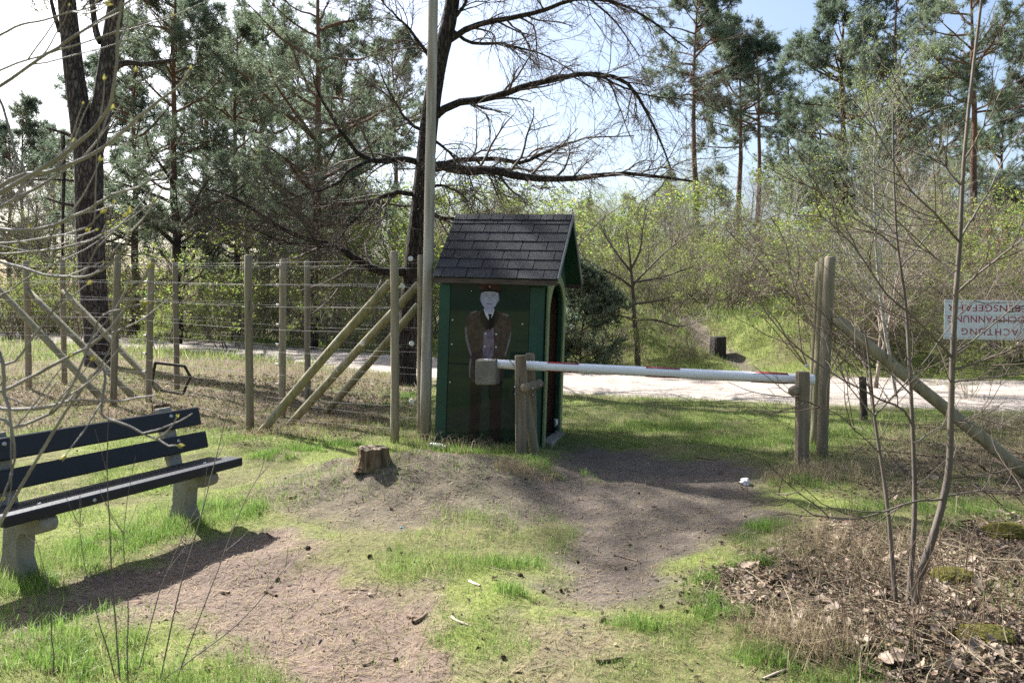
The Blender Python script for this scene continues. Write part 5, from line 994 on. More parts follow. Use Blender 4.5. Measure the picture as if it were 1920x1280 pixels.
brs = [([(1792, 550), (1825, 520), (1870, 485), (1930, 445), (2000, 400)], 4.0, 3.7, 0.012), ([(1786, 672), (1750, 630), (1700, 580), (1650, 530), (1590, 450), (1530, 400)], 4.0, 3.7, 0.012), ([(1786, 665), (1830, 635), (1890, 590), (1960, 520)], 4.0, 4.3, 0.010), ([(1785, 695), (1840, 678), (1900, 650), (1990, 600)], 4.0, 3.8, 0.010),
       ([(1784, 718), (1850, 705), (1930, 690), (2000, 690)], 4.0, 4.3, 0.008), ([(1712, 800), (1690, 770), (1640, 745), (1560, 700), (1480, 640), (1420, 560), (1400, 500)], 4.1, 3.9, 0.010), ([(1640, 778), (1680, 735), (1730, 670), (1790, 590), (1850, 530)], 4.1, 4.4, 0.009), ([(1772, 935), (1720, 936), (1660, 955), (1600, 968), (1540, 955), (1490, 925), (1455, 905)], 4.0, 3.6, 0.009),
       ([(1774, 930), (1840, 918), (1930, 915)], 4.0, 4.3, 0.008), ([(1800, 455), (1760, 410), (1700, 350), (1650, 270), (1600, 190)], 4.0, 3.8, 0.011), ([(1800, 450), (1840, 390), (1880, 310), (1920, 220)], 4.0, 4.4, 0.011), ([(1684, 470), (1640, 430), (1580, 390), (1520, 330)], 4.3, 4.1, 0.008), ([(1690, 500), (1730, 450), (1770, 380), (1800, 300)], 4.3, 4.7, 0.008),
       ([(1804, 350), (1760, 290), (1720, 210), (1690, 130)], 4.0, 4.2, 0.008), ([(1808, 300), (1850, 230), (1890, 140)], 4.0, 3.8, 0.008), ([(1708, 740), (1660, 690), (1600, 650), (1520, 560)], 4.15, 4.4, 0.008), ([(1795, 520), (1740, 470), (1690, 440), (1620, 420)], 4.0, 4.4, 0.008), ([(1712, 830), (1770, 800), (1830, 790)], 4.1, 4.4, 0.006),
       ([(1650, 850), (1600, 800), (1560, 770), (1500, 740), (1440, 690)], 4.1, 3.9, 0.006), ([(1640, 780), (1590, 720), (1540, 640), (1500, 560), (1480, 480)], 4.1, 4.3, 0.006)]
P1 = np.array([spline(tpx(p_, d0, d1), 14) for p_, d0, d1, _ in brs]); P1[:, 1:] += np.cumsum(r.normal(0, 0.0035, (len(brs), 13, 3)), 1); R1 = np.array([np.linspace(ra, ra * 0.3, 14) for *_, ra in brs]) * 0.66; gt.add(*tubes(P1, R1, 6))
S, D, ra, tt = spawn(P1, R1, 8, 0.2, 1, 0.65, 0.2, r); P2 = grow(S, D, r.uniform(0.15, 0.55, len(S)), 7, 0.10, (0, 0, 0.06), r); R2 = taper(np.full(len(S), 0.0034), 7, 0.4); gb.add(*tubes(P2, R2, 4))
S, D, ra, tt = spawn(P2, R2, 3, 0.2, 1, 0.6, 0.2, r); gb.add(*tubes(grow(S, D, r.uniform(0.05, 0.2, len(S)), 4, 0.12, (0, 0, 0.05), r), taper(np.full(len(S), 0.0018), 4, 0.5), 3))
S, D, ra, tt = spawn(SP, SR, 12, 0.3, 1, 0.8, 0.2, r); P2 = grow(S, D, r.uniform(0.15, 0.6, len(S)), 7, 0.10, (0, 0, 0.06), r); gb.add(*tubes(P2, taper(np.full(len(S), 0.0032), 7, 0.4), 4))
sap = thing('sapling', sb, 'bare three-stemmed sapling standing in the dry leaves at the right front', 'sapling'); obj('stems', gt.mesh('sapling_stems', 'sapling', True), sap); obj('twigs', gb.mesh('sapling_twigs', 'twig_dark', True), sap)

# ------------------------------------------------------------------ budding shrub reaching in from the left front
r = np.random.default_rng(91); fb = np.array([-2.05, 2.3, hz(-2.05, 2.3)]); gt = Geo(); gbud = Geo()
def bpx(pts, d0, d1): return [W(a, b, d0 + (d1 - d0) * i_ / (len(pts) - 1)) - fb for i_, (a, b) in enumerate(pts)]
tws = [([(-260, 420), (-60, 390), (60, 330), (150, 270), (200, 215), (215, 160), (222, 60), (235, -30)], 2.3, 2.0, 0.008), ([(-200, 560), (0, 355), (90, 325), (180, 290), (270, 215), (335, 170), (360, 140)], 2.4, 2.1, 0.0075), ([(-160, 520), (0, 395), (120, 330), (185, 270), (210, 215)], 2.3, 2.4, 0.006), ([(-200, 300), (0, 160), (120, 80), (230, 10), (270, -30)], 2.2, 2.0, 0.006),
       ([(-150, 190), (0, 75), (90, 40), (200, 15)], 2.4, 2.2, 0.005), ([(-150, 230), (0, 140), (110, 100), (250, 60), (330, 40)], 2.5, 2.3, 0.004), ([(-200, 450), (0, 432), (80, 428), (150, 400), (200, 370), (250, 355), (290, 332)], 2.2, 1.9, 0.006), ([(-200, 470), (0, 455), (90, 440), (160, 425), (190, 395)], 2.3, 2.2, 0.005),
       ([(-180, 500), (0, 480), (100, 470), (170, 450), (225, 410)], 2.4, 2.3, 0.005), ([(-150, 500), (0, 495), (80, 515), (150, 520), (195, 505), (235, 460), (238, 410)], 2.3, 2.1, 0.005), ([(-150, 640), (0, 690), (60, 640), (120, 560), (170, 500), (205, 430)], 2.3, 2.2, 0.005), ([(-100, 800), (10, 735), (100, 690), (180, 645), (230, 590), (260, 545), (283, 505)], 2.2, 2.0, 0.006),
       ([(-60, 860), (40, 800), (120, 755), (175, 650), (200, 600), (275, 578)], 2.0, 2.0, 0.005), ([(-120, 765), (0, 768), (80, 768), (140, 752), (220, 755), (300, 740)], 2.2, 2.0, 0.006), ([(135, 755), (190, 785), (240, 810), (300, 836), (322, 838)], 2.1, 2.0, 0.0045),        ([(-120, 640), (0, 560), (60, 520), (130, 480), (160, 440)], 2.5, 2.4, 0.004), ([(-60, 250), (30, 300), (40, 350), (45, 420)], 2.4, 2.4, 0.005), ([(-30, 730), (10, 745), (20, 780), (30, 860), (15, 930)], 2.1, 2.1, 0.006),
       ]
P1 = np.array([spline([np.array([r.normal(0, 0.05), r.normal(0, 0.05), -0.05])] + bpx(p_, d0, d1), 27) for p_, d0, d1, _ in tws]); P1[:, 1:] += np.cumsum(r.normal(0, 0.0016, (len(tws), 26, 3)), 1); R1 = np.array([np.linspace(ra * 1.15, ra * 0.42, 27) for *_, ra in tws]) * 0.92; gt.add(*tubes(P1, R1, 7))
S, D, ra, tt = spawn(P1, R1, 3, 0.25, 0.95, 0.55, 0.15, r); P2 = grow(S, D + [0.25, 0, 0.1], r.uniform(0.08, 0.34, len(S)), 8, 0.06, (0, 0, 0.06), r); R2 = taper(np.full(len(S), 0.0026), 8, 0.5); gt.add(*tubes(P2, R2, 5))
fs = thing('budding_shrub', fb, 'pale twigs with yellow-green buds reaching in from the left front', 'shrub'); tg_ = obj('twigs', gt.mesh('near_shrub_twigs', 'twig_pale', True), fs)
def bud_mesh(seed):
    """opening bud: four pointed scales that part at the tip"""
    r_ = np.random.default_rng(seed); g = Geo()
    for a in np.arange(4) * 1.571 + r_.normal(0, 0.2, 4):
        c_, s_ = math.cos(a), math.sin(a); w = r_.uniform(0.2, 0.3); o = r_.uniform(0.2, 0.6); e = np.array([-s_, c_, 0]) * w; n_ = np.array([c_, s_, 0])
        g.add([(0, 0, -0.15), n_ * 0.30 + e + [0, 0, 0.45], n_ * 0.36 + [0, 0, 0.5], n_ * 0.30 - e + [0, 0, 0.45], n_ * o + [0, 0, r_.uniform(0.95, 1.3)]], [(0, 1, 2), (0, 2, 3), (1, 4, 2), (2, 4, 3)])
    return g.mesh('bud', 'bud')
bms = [bud_mesh(k_) for k_ in range(4)]
def put_buds(P, T, s_):
    for p_, t in zip(P, T):
        o = obj('bud', bms[int(r.integers(4))], tg_); o.location = p_; o.rotation_euler = Vector(t).to_track_quat('Z', 'Y').to_euler(); k_ = s_ * r.uniform(0.6, 1.3); o.scale = (k_, k_, k_)
put_buds(P1[:, -1], nrm(P1[:, -1] - P1[:, -2]), 0.017); put_buds(P2[::2, -1], nrm(P2[::2, -1] - P2[::2, -2]), 0.013)
# upright thin shoots at the bottom left
r = np.random.default_rng(95); q = at_ground(240, 1268); gt = Geo(); shoots = [([(225, 1275), (212, 1100), (205, 900), (208, 770)], 0.004), ([(240, 1275), (240, 1120), (232, 1000), (250, 860)], 0.003), ([(300, 1275), (330, 1130), (380, 960), (420, 800), (440, 730)], 0.0038), ([(330, 1275), (400, 1100), (470, 930), (520, 850)], 0.0032), ([(280, 1290), (420, 1190), (500, 1110), (545, 1050)], 0.0035), ([(255, 1275), (300, 1100), (345, 1000), (380, 930)], 0.003),
    ([(215, 1270), (180, 1160), (150, 1040), (145, 930)], 0.003), ([(100, 1280), (95, 1180), (85, 1080), (60, 990)], 0.003)]
qs = np.array([spline([W(a, b, 3.35 + 0.05 * i_) - q for i_, (a, b) in enumerate(p_)], 16) for p_, _ in shoots]); qs[:, 1:] += np.cumsum(r.normal(0, 0.002, (len(shoots), 15, 3)), 1); gt.add(*tubes(qs, np.array([np.linspace(ra, ra * 0.35, 16) for _, ra in shoots]), 5))
S, D, ra, tt = spawn(qs, np.full((len(shoots), 16), 0.003), 3, 0.4, 0.95, 0.5, 0.15, r); gt.add(*tubes(grow(S, D, r.uniform(0.08, 0.25, len(S)), 6, 0.06, (0, 0, 0.08), r), taper(np.full(len(S), 0.0017), 6, 0.5), 4))
sh = thing('thin_shoots', q, 'thin leafless upright shoots at the bottom left in front of the bench', 'shrub'); obj('stems', gt.mesh('thin_shoot_stems', 'sapling', True), sh)

# reddish thin seedlings among the leaves at the right front
r = np.random.default_rng(97); q = at_ground(1690, 1215); gt = Geo(); S = np.c_[r.uniform(-0.35, 0.55, 46), r.uniform(-0.3, 0.35, 46), np.full(46, -0.05)]; P0 = grow(S, r.normal(0, 0.25, (46, 3)) + [0, 0, 1], r.uniform(0.25, 0.75, 46), 8, 0.07, (0, 0, 0.03), r); R0 = taper(np.full(46, 0.003), 8, 0.4); gt.add(*tubes(P0, R0, 4))
S, D, ra, tt = spawn(P0, R0, 3, 0.3, 1, 0.5, 0.2, r); gt.add(*tubes(grow(S, D, r.uniform(0.06, 0.22, len(S)), 5, 0.08, (0, 0, 0.04), r), taper(np.full(len(S), 0.0016), 5, 0.5), 3))
sh = thing('bramble_shoots', q, 'thin reddish brown shoots round the sapling foot in the leaf litter', 'shrub'); obj('stems', gt.mesh('bramble_stems', 'stick', True), sh)

# ------------------------------------------------------------------ grass, dry grass, leaf litter
rg = np.random.default_rng(101)
def view_points(n, y0, y1, margin=0.5):
    y = y0 * (y1 / y0) ** rg.random(n); x = (rg.random(n) * 2 - 1) * (0.70 * y + margin); return x, y
BPX = [(-0.27, 0.0)]
bench_pts = [bo + u2 * x + v2 * -0.30 for x in (-0.27, -1.50)]
def in_booth(x, y):
    dx, dy = x + 0.14, y - 9.30; lx = dx * 0.961 - dy * 0.2756; ly = dx * 0.2756 + dy * 0.961; return (np.abs(lx) < hw + 0.02) & (np.abs(ly) < hd + 0.02)
def blades(g, x, y, z, L, w, r, c, bend=0.6, tall=True, bend0=0.05):
    B = len(x); a = r.uniform(0, 6.283, B); ln = r.uniform(bend0, bend, B); d = np.stack([np.cos(a), np.sin(a), np.zeros(B)], 1); b_ = r.uniform(0, 6.283, B); s = np.stack([np.cos(b_), np.sin(b_), np.zeros(B)], 1) * (w * 0.5)[:, None]
    o = np.stack([x, y, z - 0.004], 1); up = np.array([0, 0, 1.0]); l = L[:, None]; k = ln[:, None]
    tip = o + l * (up * np.sqrt(np.maximum(0.05, 1 - k ** 2)) + d * k)
    if not tall:
        V = np.stack([o - s, o + s, tip], 1).reshape(-1, 3); g.add(V, np.arange(3 * B).reshape(-1, 3), 0, np.repeat(c, 3, axis=0)); return
    mid = o + l * 0.55 * (up + d * k * 0.45); V = np.stack([o - s, o + s, mid + s * 0.7, mid - s * 0.7, tip], 1).reshape(-1, 3); i_ = np.arange(B) * 5
    cc = np.repeat(c, 5, axis=0); g.add(V, np.stack([i_, i_ + 1, i_ + 2, i_ + 3], 1), 0, cc); n0 = g.n - len(V); g.F.append(np.stack([i_ + 3, i_ + 2, i_ + 4], 1) + n0); g.MI.append(np.zeros(B, np.int32))
def gcol(n, dry, r):
    t = r.random((n, 1)); base = np.array([[1.0, 1.0, 1.0]]) * r.uniform(0.65, 1.25, (n, 1)); yel = np.array([[1.32, 1.08, 1.1]]); straw = np.array([[2.1, 1.45, 2.6]])
    c = base * (1 - t * 0.6) + base * yel * t * 0.6; d_ = (r.random((n, 1)) < dry[:, None] if np.ndim(dry) else r.random((n, 1)) < dry); return np.where(d_, base * straw, c)
gg = Geo()
x, y = view_points(330000, 2.7, 9.8); m = masks(x, y); clump = smoothstep(0.45, 0.72, fbm(x * 1.9, y * 1.9, 141)); keep = (rg.random(len(x)) < m['grass'] * np.clip(0.25 + 0.6 * m['patchy'] + 0.35 * m['moss'], 0, 1) + 0.02) & ~in_booth(x, y); x, y, clump = x[keep], y[keep], clump[keep]
nb_ = np.minimum.reduce([np.hypot(x - p_[0], y - p_[1]) for p_ in bench_pts]); strip = smoothstep(0.55, 0.1, np.abs((x - bo[0]) * v2[0] + (y - bo[1]) * v2[1] + 0.32)) * (x < -1.6) * (y < 6.6)
bushy = np.clip(clump + 0.9 * smoothstep(0.5, 0.1, nb_) + 0.8 * strip, 0, 1.5)
L = (0.018 + 0.05 * bushy) * rg.uniform(0.6, 1.6, len(x)); w = rg.uniform(0.0022, 0.0045, len(x)) * np.maximum(1, y / 5)
blades(gg, x, y, height(x, y), L, w, rg, gcol(len(x), 0.12 + 0.15 * (bushy < 0.2), rg), 0.85, False)
x, y = view_points(230000, 8.6, 24); m = masks(x, y); keep = (rg.random(len(x)) < m['grass'] * (0.5 + 0.5 * m['patchy'])) & ~in_booth(x, y); x, y, bank_ = x[keep], y[keep], m['bank'][keep]
L = (0.05 + 0.05 * rg.random(len(x)) ** 2 + 0.16 * bank_ * rg.random(len(x))); w = rg.uniform(0.004, 0.008, len(x)) * np.maximum(1, y / 12); blades(gg, x, y, height(x, y), L, w, rg, gcol(len(x), 0.08 + 0.10 * bank_, rg), 0.7, False)
x, y = view_points(60000, 20, 60); m = masks(x, y); keep = rg.random(len(x)) < m['grass']; x, y = x[keep], y[keep]
blades(gg, x, y, height(x, y), rg.uniform(0.1, 0.4, len(x)), rg.uniform(0.015, 0.03, len(x)), rg, gcol(len(x), 0.25, rg), 0.7, False)
tag(obj('grass', gg.mesh('grass', 'grass', False, True)), 'short patchy grass over the clearing, verges and bank', 'grass', kind='stuff')
# lush tufts at given spots
tl = Geo(); spots = [(120, 1180, 0.30, 500), (215, 1230, 0.28, 600), (330, 1245, 0.22, 350), (350, 960, 0.20, 700), (405, 965, 0.24, 600), (100, 1080, 0.18, 600), (250, 1010, 0.22, 600), (180, 1030, 0.20, 500), (300, 985, 0.22, 600), (450, 955, 0.15, 300), (520, 855, 0.18, 420), (560, 845, 0.22, 350), (640, 835, 0.2, 250), (1300, 1135, 0.10, 420), (1370, 1170, 0.13, 420), (1410, 1060, 0.10, 260), (1200, 1185, 0.12, 260), (1440, 990, 0.12, 260), (1340, 1090, 0.12, 220), (1560, 1260, 0.2, 300), (1440, 1230, 0.12, 260), (1680, 960, 0.3, 400), (1800, 950, 0.3, 400), (1740, 985, 0.2, 250), (1050, 885, 0.22, 420), (1010, 870, 0.16, 300), (930, 850, 0.3, 380), (840, 845, 0.25, 260), (1190, 800, 0.5, 400), (1300, 800, 0.5, 400), (1420, 840, 0.5, 500), (760, 745, 0.3, 400), (730, 760, 0.3, 260), (940, 1115, 0.12, 240), (960, 1060, 0.16, 260), (1490, 905, 0.2, 300), (90, 1255, 0.2, 350), (20, 1100, 0.2, 350)]
for px_, py_, rad, n in spots:
    q = at_ground(px_, py_); n = int(n * 2.6); rad = rad * 1.35; a = rg.uniform(0, 6.28, n); rr_ = rad * np.sqrt(rg.random(n)) * rg.uniform(0.5, 1.1, n); x = q[0] + rr_ * np.cos(a) * 1.4; y = q[1] + rr_ * np.sin(a); ok_ = ~in_booth(x, y) & (fbm(x * 7, y * 7, 201, 3) + rg.normal(0, 0.05, n) > 0.49); x, y = x[ok_], y[ok_]; n = len(x)
    L = rg.uniform(0.05, 0.13, n) * (1 - 0.4 * (rr_[ok_] / rad)); w = rg.uniform(0.0025, 0.0045, n) * max(1, q[1] / 6); blades(tl, x, y, height(x, y), L, w, rg, gcol(n, 0.10, rg) * [0.85, 1.0, 0.8], 0.8, True)
tag(obj('grass_tufts', tl.mesh('grass_tufts', 'grass', False, True)), 'longer bright grass tufts round bench feet and path edges', 'grass', kind='stuff')
# dry straw tufts
dg_ = Geo(); dry = [(988, 882, 0.16, 420, 0.16), (960, 880, 0.10, 150, 0.14), (850, 800, 0.28, 260, 0.40), (840, 830, 0.30, 320, 0.28), (905, 845, 0.3, 260, 0.2), (1500, 895, 0.2, 380, 0.22), (1545, 885, 0.3, 380, 0.25), (1580, 1030, 0.28, 420, 0.32), (1540, 1060, 0.25, 300, 0.30), (1470, 1215, 0.14, 300, 0.40), (1510, 1225, 0.16, 260, 0.30), (1620, 900, 0.4, 300, 0.3), (560, 815, 0.18, 260, 0.16), (490, 815, 0.14, 260, 0.14), (620, 800, 0.3, 200, 0.18), (1700, 860, 0.5, 260, 0.3), (1760, 1050, 0.4, 200, 0.22), (760, 842, 0.1, 80, 0.08), (250, 765, 0.6, 300, 0.25), (120, 745, 1.0, 420, 0.3), (60, 1260, 0.25, 260, 0.1), (140, 1245, 0.2, 200, 0.1), (1230, 640, 1.2, 500, 0.5), (1130, 610, 1.5, 500, 0.6), (1300, 575, 1.2, 300, 0.5), (1440, 620, 1.0, 300, 0.4), (1000, 660, 1.0, 200, 0.4), (1850, 820, 0.8, 500, 0.3)]
for px_, py_, rad, n, ln in dry:
    q = at_ground(px_, py_); rad = rad * 1.35; n = int(n * 0.85); a = rg.uniform(0, 6.28, n); rr_ = rad * np.sqrt(rg.random(n)); x = q[0] + rr_ * np.cos(a) * 1.3; y = q[1] + rr_ * np.sin(a); ok_ = ~in_booth(x, y); x, y = x[ok_], y[ok_]; n = len(x)
    c = rg.uniform(0.5, 1.25, (n, 1)) * np.array([[1, 0.97, 0.9]]); blades(dg_, x, y, height(x, y), rg.uniform(0.35, 1.1, n) * ln, rg.uniform(0.0018, 0.0032, n) * max(1, q[1] / 5), rg, c, 0.995, True, 0.62)
x, y = view_points(45000, 9.5, 30); m = masks(x, y); keep = rg.random(len(x)) < np.maximum(m['lit'] * (m['road'] < 0.3), m['bank'] * np.where(x > 3.6, 0.08, 0.3)); x, y = x[keep], y[keep]; n = len(x)
blades(dg_, x, y, height(x, y), rg.uniform(0.05, 0.28, n), rg.uniform(0.003, 0.006, n) * np.maximum(1, y / 12), rg, rg.uniform(0.18, 0.72, (n, 1)) * np.array([[1, 0.95, 0.88]]), 0.97, False)
tag(obj('dry_grass', dg_.mesh('dry_grass', 'straw', False, True)), 'straw coloured dry grass round the posts and under the sapling', 'dry grass', kind='stuff')
# small leaf litter and needle litter
def flakes(g, x, y, z, s, r, c, tilt=0.5):
    B = len(x); a = r.uniform(0, 6.28, B); nx_ = nrm(np.stack([r.normal(0, tilt, B), r.normal(0, tilt, B), np.ones(B)], 1)); d = np.stack([np.cos(a), np.sin(a), np.zeros(B)], 1); d = nrm(d - (d * nx_).sum(1, keepdims=True) * nx_); e = np.cross(nx_, d); o = np.stack([x, y, z + s * r.uniform(0.1, 0.45, B)], 1); s_ = s[:, None]; cu = r.uniform(0.0, 0.35, (B, 1))
    V = np.stack([o - d * s_ * 0.5, o - d * s_ * 0.1 + e * s_ * 0.32 + nx_ * s_ * cu, o + d * s_ * 0.5 + nx_ * s_ * cu * 0.5, o - d * s_ * 0.05 - e * s_ * 0.32 + nx_ * s_ * cu, o], 1).reshape(-1, 3); i_ = np.arange(B) * 5
    F_ = np.concatenate([np.stack([i_, i_ + 4, i_ + 1], 1), np.stack([i_ + 1, i_ + 4, i_ + 2], 1), np.stack([i_ + 2, i_ + 4, i_ + 3], 1), np.stack([i_ + 3, i_ + 4, i_], 1)]); g.add(V, F_, 0, np.repeat(c, 5, axis=0))
lg = Geo(); x, y = view_points(170000, 2.8, 16); m = masks(x, y); keep = (rg.random(len(x)) < np.clip(m['lit'] ** 1.2, 0, 1) * 0.9 + 0.006 * (m['road'] < 0.3)) & ~in_booth(x, y); x, y = x[keep], y[keep]; n = len(x)
c = rg.uniform(0.2, 1.15, (n, 1)) ** 1.2 * (1 + rg.normal(0, 0.06, (n, 3))); flakes(lg, x, y, height(x, y), rg.uniform(0.012, 0.042, n) * np.maximum(1, y / 9), rg, c)
tag(obj('leaf_litter', lg.mesh('leaf_litter', 'litter', False, True)), 'brown leaf litter under the fence and round the sapling', 'leaf litter', kind='stuff')
ng = Geo(); x, y = view_points(70000, 2.8, 9.5); m = masks(x, y); keep = (rg.random(len(x)) < 0.16 + 0.6 * np.maximum(m['red'], m['grey'] * 0.6)) & ~in_booth(x, y); x, y = x[keep], y[keep]; n = len(x); a = rg.uniform(0, 3.14, n); l_ = rg.uniform(0.012, 0.04, n)
d = np.stack([np.cos(a) * l_, np.sin(a) * l_, rg.normal(0, 0.12, n) * l_], 1); e = np.stack([-np.sin(a), np.cos(a), np.zeros(n)], 1) * (rg.uniform(0.0008, 0.0016, n) * np.maximum(1, y / 4.5))[:, None]; o = np.stack([x, y, height(x, y) + 0.006], 1)
V = np.stack([o - d - e, o - d + e, o + d + e, o + d - e], 1).reshape(-1, 3); ng.add(V, np.arange(4 * n).reshape(-1, 4), 0, np.repeat(rg.uniform(0.25, 1.1, (n, 1)) * np.array([[1, 0.92, 0.82]]), 4, axis=0))
tag(obj('needle_litter', ng.mesh('needle_litter', 'straw', False, True)), 'fine straw and needle litter strewn over the bare soil', 'needle litter', kind='stuff')

pg = Geo(); x, y = view_points(16000, 2.8, 9); m = masks(x, y); keep = (rg.random(len(x)) < 0.6 * np.maximum(m['red'], m['grey']) + 0.03) & ~in_booth(x, y); x, y = x[keep], y[keep]; n = len(x); sz = rg.uniform(0.002, 0.008, n) * rg.uniform(0.5, 1.5, n)
oc = np.array([(1, 0, 0), (-1, 0, 0), (0, 1, 0), (0, -1, 0), (0, 0, 1), (0, 0, -1)], float); V = (np.stack([x, y, height(x, y) + sz * 0.3], 1)[:, None, :] + oc[None] * rg.uniform(0.5, 1.2, (n, 6, 1)) * sz[:, None, None] * [1, 1, 0.7]).reshape(-1, 3)
ft = np.array([(0, 2, 4), (2, 1, 4), (1, 3, 4), (3, 0, 4), (2, 0, 5), (1, 2, 5), (3, 1, 5), (0, 3, 5)]); pg.add(V, (ft[None] + np.arange(n)[:, None, None] * 6).reshape(-1, 3), 0, np.repeat(rg.uniform(0.25, 1.2, (n, 1)) * np.array([[1, 0.93, 0.86]]), 6, axis=0))
mt['clod'] = M('soil_clods', (0.24, 0.20, 0.165), (0.15, 0.12, 0.10), 5, 0.9, 0.2, attr=True); tag(obj('pebbles', pg.mesh('pebbles', 'clod', False, True)), 'small clods and pebbles on the bare soil', 'pebbles', kind='stuff')
tg2 = Geo(); x, y = view_points(5200, 2.9, 15); m = masks(x, y); keep = rg.random(len(x)) < m['lit'] * (m['road'] < 0.3) + 0.01; x, y = x[keep], y[keep]; n = len(x); a = rg.uniform(0, 6.283, n)
P = grow(np.stack([x, y, height(x, y) + rg.uniform(0.004, 0.05, n)], 1), np.stack([np.cos(a), np.sin(a), rg.normal(0, 0.22, n)], 1), rg.uniform(0.08, 0.45, n), 6, 0.09, (0, 0, -0.01), rg); R_ = taper(rg.uniform(0.0012, 0.0036, n), 6, 0.5); tg2.add(*tubes(P, R_, 4), 0, np.repeat(rg.uniform(0.4, 1.2, (n, 1)) * np.ones((1, 3)), 24, axis=0))
tag(obj('twig_litter', tg2.mesh('twig_litter', 'straw', True, True)), 'tangle of fine dead twigs strewn over the leaf litter', 'twig litter', kind='stuff')
# moss cushions at the right
def mound_mesh(name, r_, h_, seed, mat):
    import bmesh
    bm = bmesh.new(); bmesh.ops.create_icosphere(bm, subdivisions=4, radius=1); rs = random.Random(seed)
    for v in bm.verts:
        x, y, z = v.co; f = 1 + 0.35 * (fbm(np.array([x * 1.8 + seed]), np.array([y * 1.8 + z]), seed)[0] - 0.5) + rs.uniform(-0.05, 0.05); v.co = (x * r_ * f, y * r_ * f * 0.8, z * h_ * f)
    me = bpy.data.meshes.new(name); bm.to_mesh(me); bm.free(); me.materials.append(mt[mat]); return me
for px_, py_, r_, h_, lb in ((1788, 1085, 0.13, 0.06, 'olive moss cushion just right of the sapling stems'), (1890, 1000, 0.16, 0.07, 'golden moss cushion near the right edge below the brace end'), (1850, 1195, 0.15, 0.05, 'dark moss cushion in the leaves at the bottom right')):
    q = at_ground(px_, py_); o = tag(obj('moss_cushion', mound_mesh('moss_cushion', r_, h_, px_, 'moss')), lb, 'moss', 'moss cushions'); o.location = q
# single large dry leaves
def oak_leaf(seed):
    r_ = random.Random(seed); n = 5; up_ = []; dn = []
    for i_ in range(n * 2 + 1):
        t = i_ / (n * 2); wv = math.sin(math.pi * min(1, t * 0.95 + 0.05)) ** 0.8 * (0.26 + 0.10 * (i_ % 2)) * r_.uniform(0.8, 1.2); z = 0.14 * math.sin(t * 3 + seed) + r_.uniform(-0.03, 0.03); up_.append((t - 0.5, wv, z + abs(wv) * r_.uniform(0.1, 0.6))); dn.append((t - 0.5, -wv * r_.uniform(0.8, 1.1), z + abs(wv) * r_.uniform(0.0, 0.5)))
    mid = [(t[0], 0, 0.10 * math.sin((t[0] + 0.5) * 3 + seed)) for t in up_]; m = len(up_); V = up_ + mid + dn; F_ = []
    for i_ in range(m - 1): F_ += [(i_, i_ + m, i_ + m + 1, i_ + 1), (i_ + m, i_ + 2 * m, i_ + 2 * m + 1, i_ + m + 1)]
    return Geo().add(V, F_).mesh('fallen_leaf', 'litter_one', True)
lm = [oak_leaf(s_) for s_ in range(5)]
for k_ in range(150):
    for _ in range(30):
        px_, py_ = rg.uniform(1350, 1915), rg.uniform(1010, 1278)
        if k_ % 6 == 0: px_, py_ = rg.uniform(1560, 1915), rg.uniform(850, 1010)
        q = at_ground(px_, py_)
        if masks(np.array([q[0]]), np.array([q[1]]))['lit'][0] > 0.45: break
    o = tag(obj('fallen_leaf', lm[k_ % 5]), 'curled dry fallen leaf lying in the litter round the sapling', 'leaf', 'large dry leaves round the sapling'); s_ = rg.uniform(0.04, 0.105); o.scale = (s_, s_, s_); o.location = q + [0, 0, 0.012 + rg.uniform(0, 0.02)]; o.rotation_euler = (rg.normal(0, 0.4), rg.normal(0, 0.4), rg.uniform(0, 6.28))
# pine cones
def cone_mesh(seed):
    g = Geo(); r_ = np.random.default_rng(seed)
    for ring in range(7):
        t = ring / 6; z = (t - 0.4) * 0.045; R_ = 0.017 * math.sin(math.pi * (0.22 + 0.7 * t)) + 0.004; n = 8
        for j_ in range(n):
            a = (j_ + 0.5 * (ring % 2)) / n * 6.283 + r_.normal(0, 0.08); c_, s_ = math.cos(a), math.sin(a); w_ = 0.0065; o = R_ + 0.008 * (1 - t * 0.5)
            g.add([(c_ * 0.003, s_ * 0.003, z), (c_ * R_ - s_ * w_, s_ * R_ + c_ * w_, z + 0.002), (c_ * o, s_ * o, z + 0.008), (c_ * R_ + s_ * w_, s_ * R_ - c_ * w_, z + 0.002), (c_ * R_, s_ * R_, z - 0.004)], [(0, 1, 2), (0, 2, 3), (4, 2, 1), (4, 3, 2), (0, 4, 1), (0, 3, 4)])
    return g.mesh('pine_cone', 'cone')
cm = [cone_mesh(1), cone_mesh(2)]
cones = [(742, 1241, 'on the bare soil at the bottom centre'), (945, 1236, 'on the short grass at the bottom centre'), (730, 1031, 'in the short grass below the mound'), (752, 1040, 'in the short grass below the mound'), (694, 1046, 'in the short grass below the mound'), (757, 1065, 'in the short grass below the mound'), (975, 1081, 'where grass meets the path'), (1052, 1110, 'on the path'), (1082, 1056, 'on the path'), (1173, 1068, 'on the path'), (1198, 926, 'in the booth shadow on the path'), (1130, 1167, 'on the path'), (488, 966, 'beside the mound'), (520, 1090, 'on the bare soil before the bench'), (1240, 1140, 'in the grass at the path edge'), (576, 1030, 'near the tip of the bench shadow'), (1018, 1112, 'on the path')]
for k_, (px_, py_, wh) in enumerate(cones):
    q = at_ground(px_, py_); o = tag(obj('pine_cone', cm[k_ % 2]), 'small dark pine cone lying ' + wh, 'pine cone', 'pine cones ' + wh); s_ = rg.uniform(0.42, 0.66); o.scale = (s_, s_, s_); o.location = q + [0, 0, 0.009]; o.rotation_euler = (rg.uniform(0.8, 2.2), rg.uniform(0, 1), rg.uniform(0, 6.28))
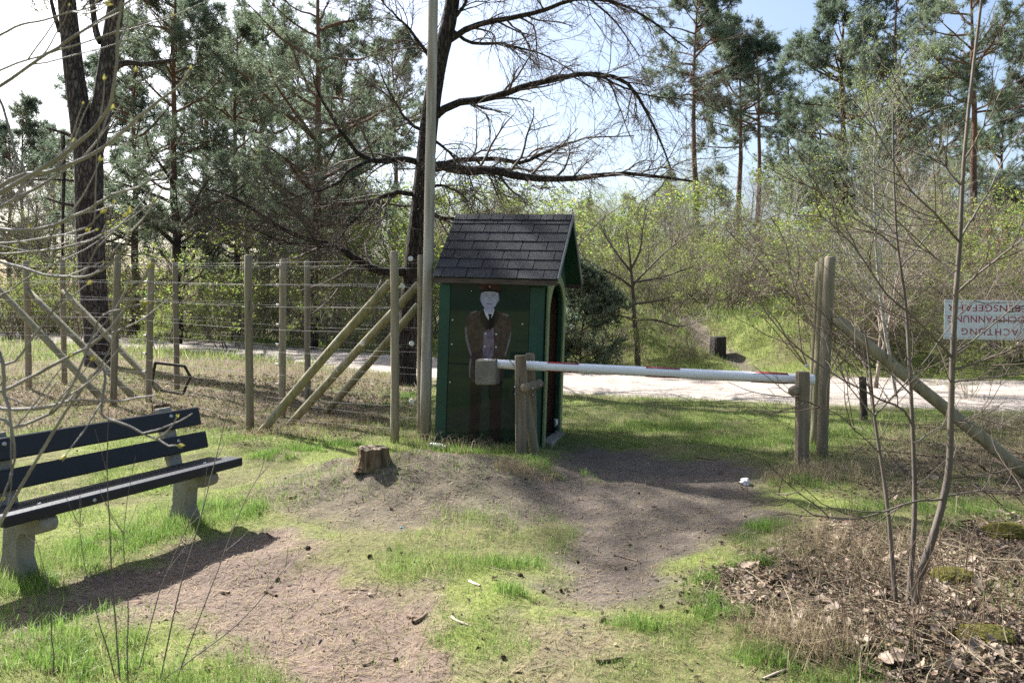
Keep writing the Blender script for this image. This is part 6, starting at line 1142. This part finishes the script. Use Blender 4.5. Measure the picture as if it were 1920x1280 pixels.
# sticks and chips
sticks = [([(638, 1109), (660, 1106), (690, 1108)], 0.005, 'stick', 'thin straight stick on the bare soil left of centre'), ([(742, 1053), (770, 1056), (790, 1052), (800, 1060)], 0.006, 'stick', 'bent stick in the short grass below the mound'), ([(800, 1060), (808, 1057), (811, 1051)], 0.005, 'stick', 'forked twig end beside the bent stick'), ([(600, 1152), (622, 1150), (637, 1142)], 0.005, 'stick', 'short stick on the bare soil at bottom left of centre'), ([(496, 1113), (506, 1115), (518, 1119)], 0.011, 'stick', 'thick dark piece of bark on the bare soil before the bench'), ([(416, 1114), (430, 1114)], 0.013, 'stick', 'stubby piece of bark nearest the bench'), ([(540, 936), (548, 934), (555, 931)], 0.012, 'stick', 'dark wood piece at the left foot of the mound'),
          ([(846, 1158), (858, 1166), (878, 1174)], 0.007, 'chip', 'bleached wood splinter right of bottom centre'), ([(775, 1172), (790, 1162), (799, 1155)], 0.014, 'stick', 'chunk of broken bark at bottom centre'), ([(764, 1158), (776, 1160)], 0.010, 'stick', 'dark bark flake touching the broken chunk'), ([(1118, 1243), (1140, 1240), (1168, 1236)], 0.010, 'stick', 'brown stick in the grass at the bottom right of centre'), ([(1305, 858), (1325, 861), (1340, 863)], 0.009, 'stick', 'dark stick lying in the grass behind the barrier'), ([(1150, 1042), (1170, 1046), (1195, 1052)], 0.005, 'stick', 'thin dark twig across the grey path'), ([(1356, 1004), (1362, 1005)], 0.012, 'stick', 'dark flat chip at the right end of the path'), ([(880, 1092), (890, 1096), (900, 1100)], 0.009, 'chip', 'pale wood chip in the grass at the centre'), ([(680, 1250), (690, 1245), (700, 1240)], 0.006, 'stick', 'small stick left of the lowest pine cone'), ([(1430, 1275), (1460, 1262), (1480, 1255)], 0.006, 'chip', 'pale stick at the bottom edge right of centre'), ([(500, 1000), (515, 1010), (530, 1016)], 0.006, 'stick', 'twig lying across the tip of the bench shadow')]
for pts, ra, ma, lb in sticks:
    P = np.array([at_ground(a, b) for a, b in pts]); P[:, 2] += ra * 0.8; P = spline(P, 8) if len(P) > 2 else spline(P, 5); c0 = P[0].copy(); n = len(P)
    o = tag(obj('stick', Geo().add(*tubes((P - c0)[None], (np.linspace(1, 0.7, n) * ra)[None] * (1 + rg.normal(0, 0.1, (1, n))), 7)).mesh('stick', ma, False)), lb, 'stick'); o.location = c0
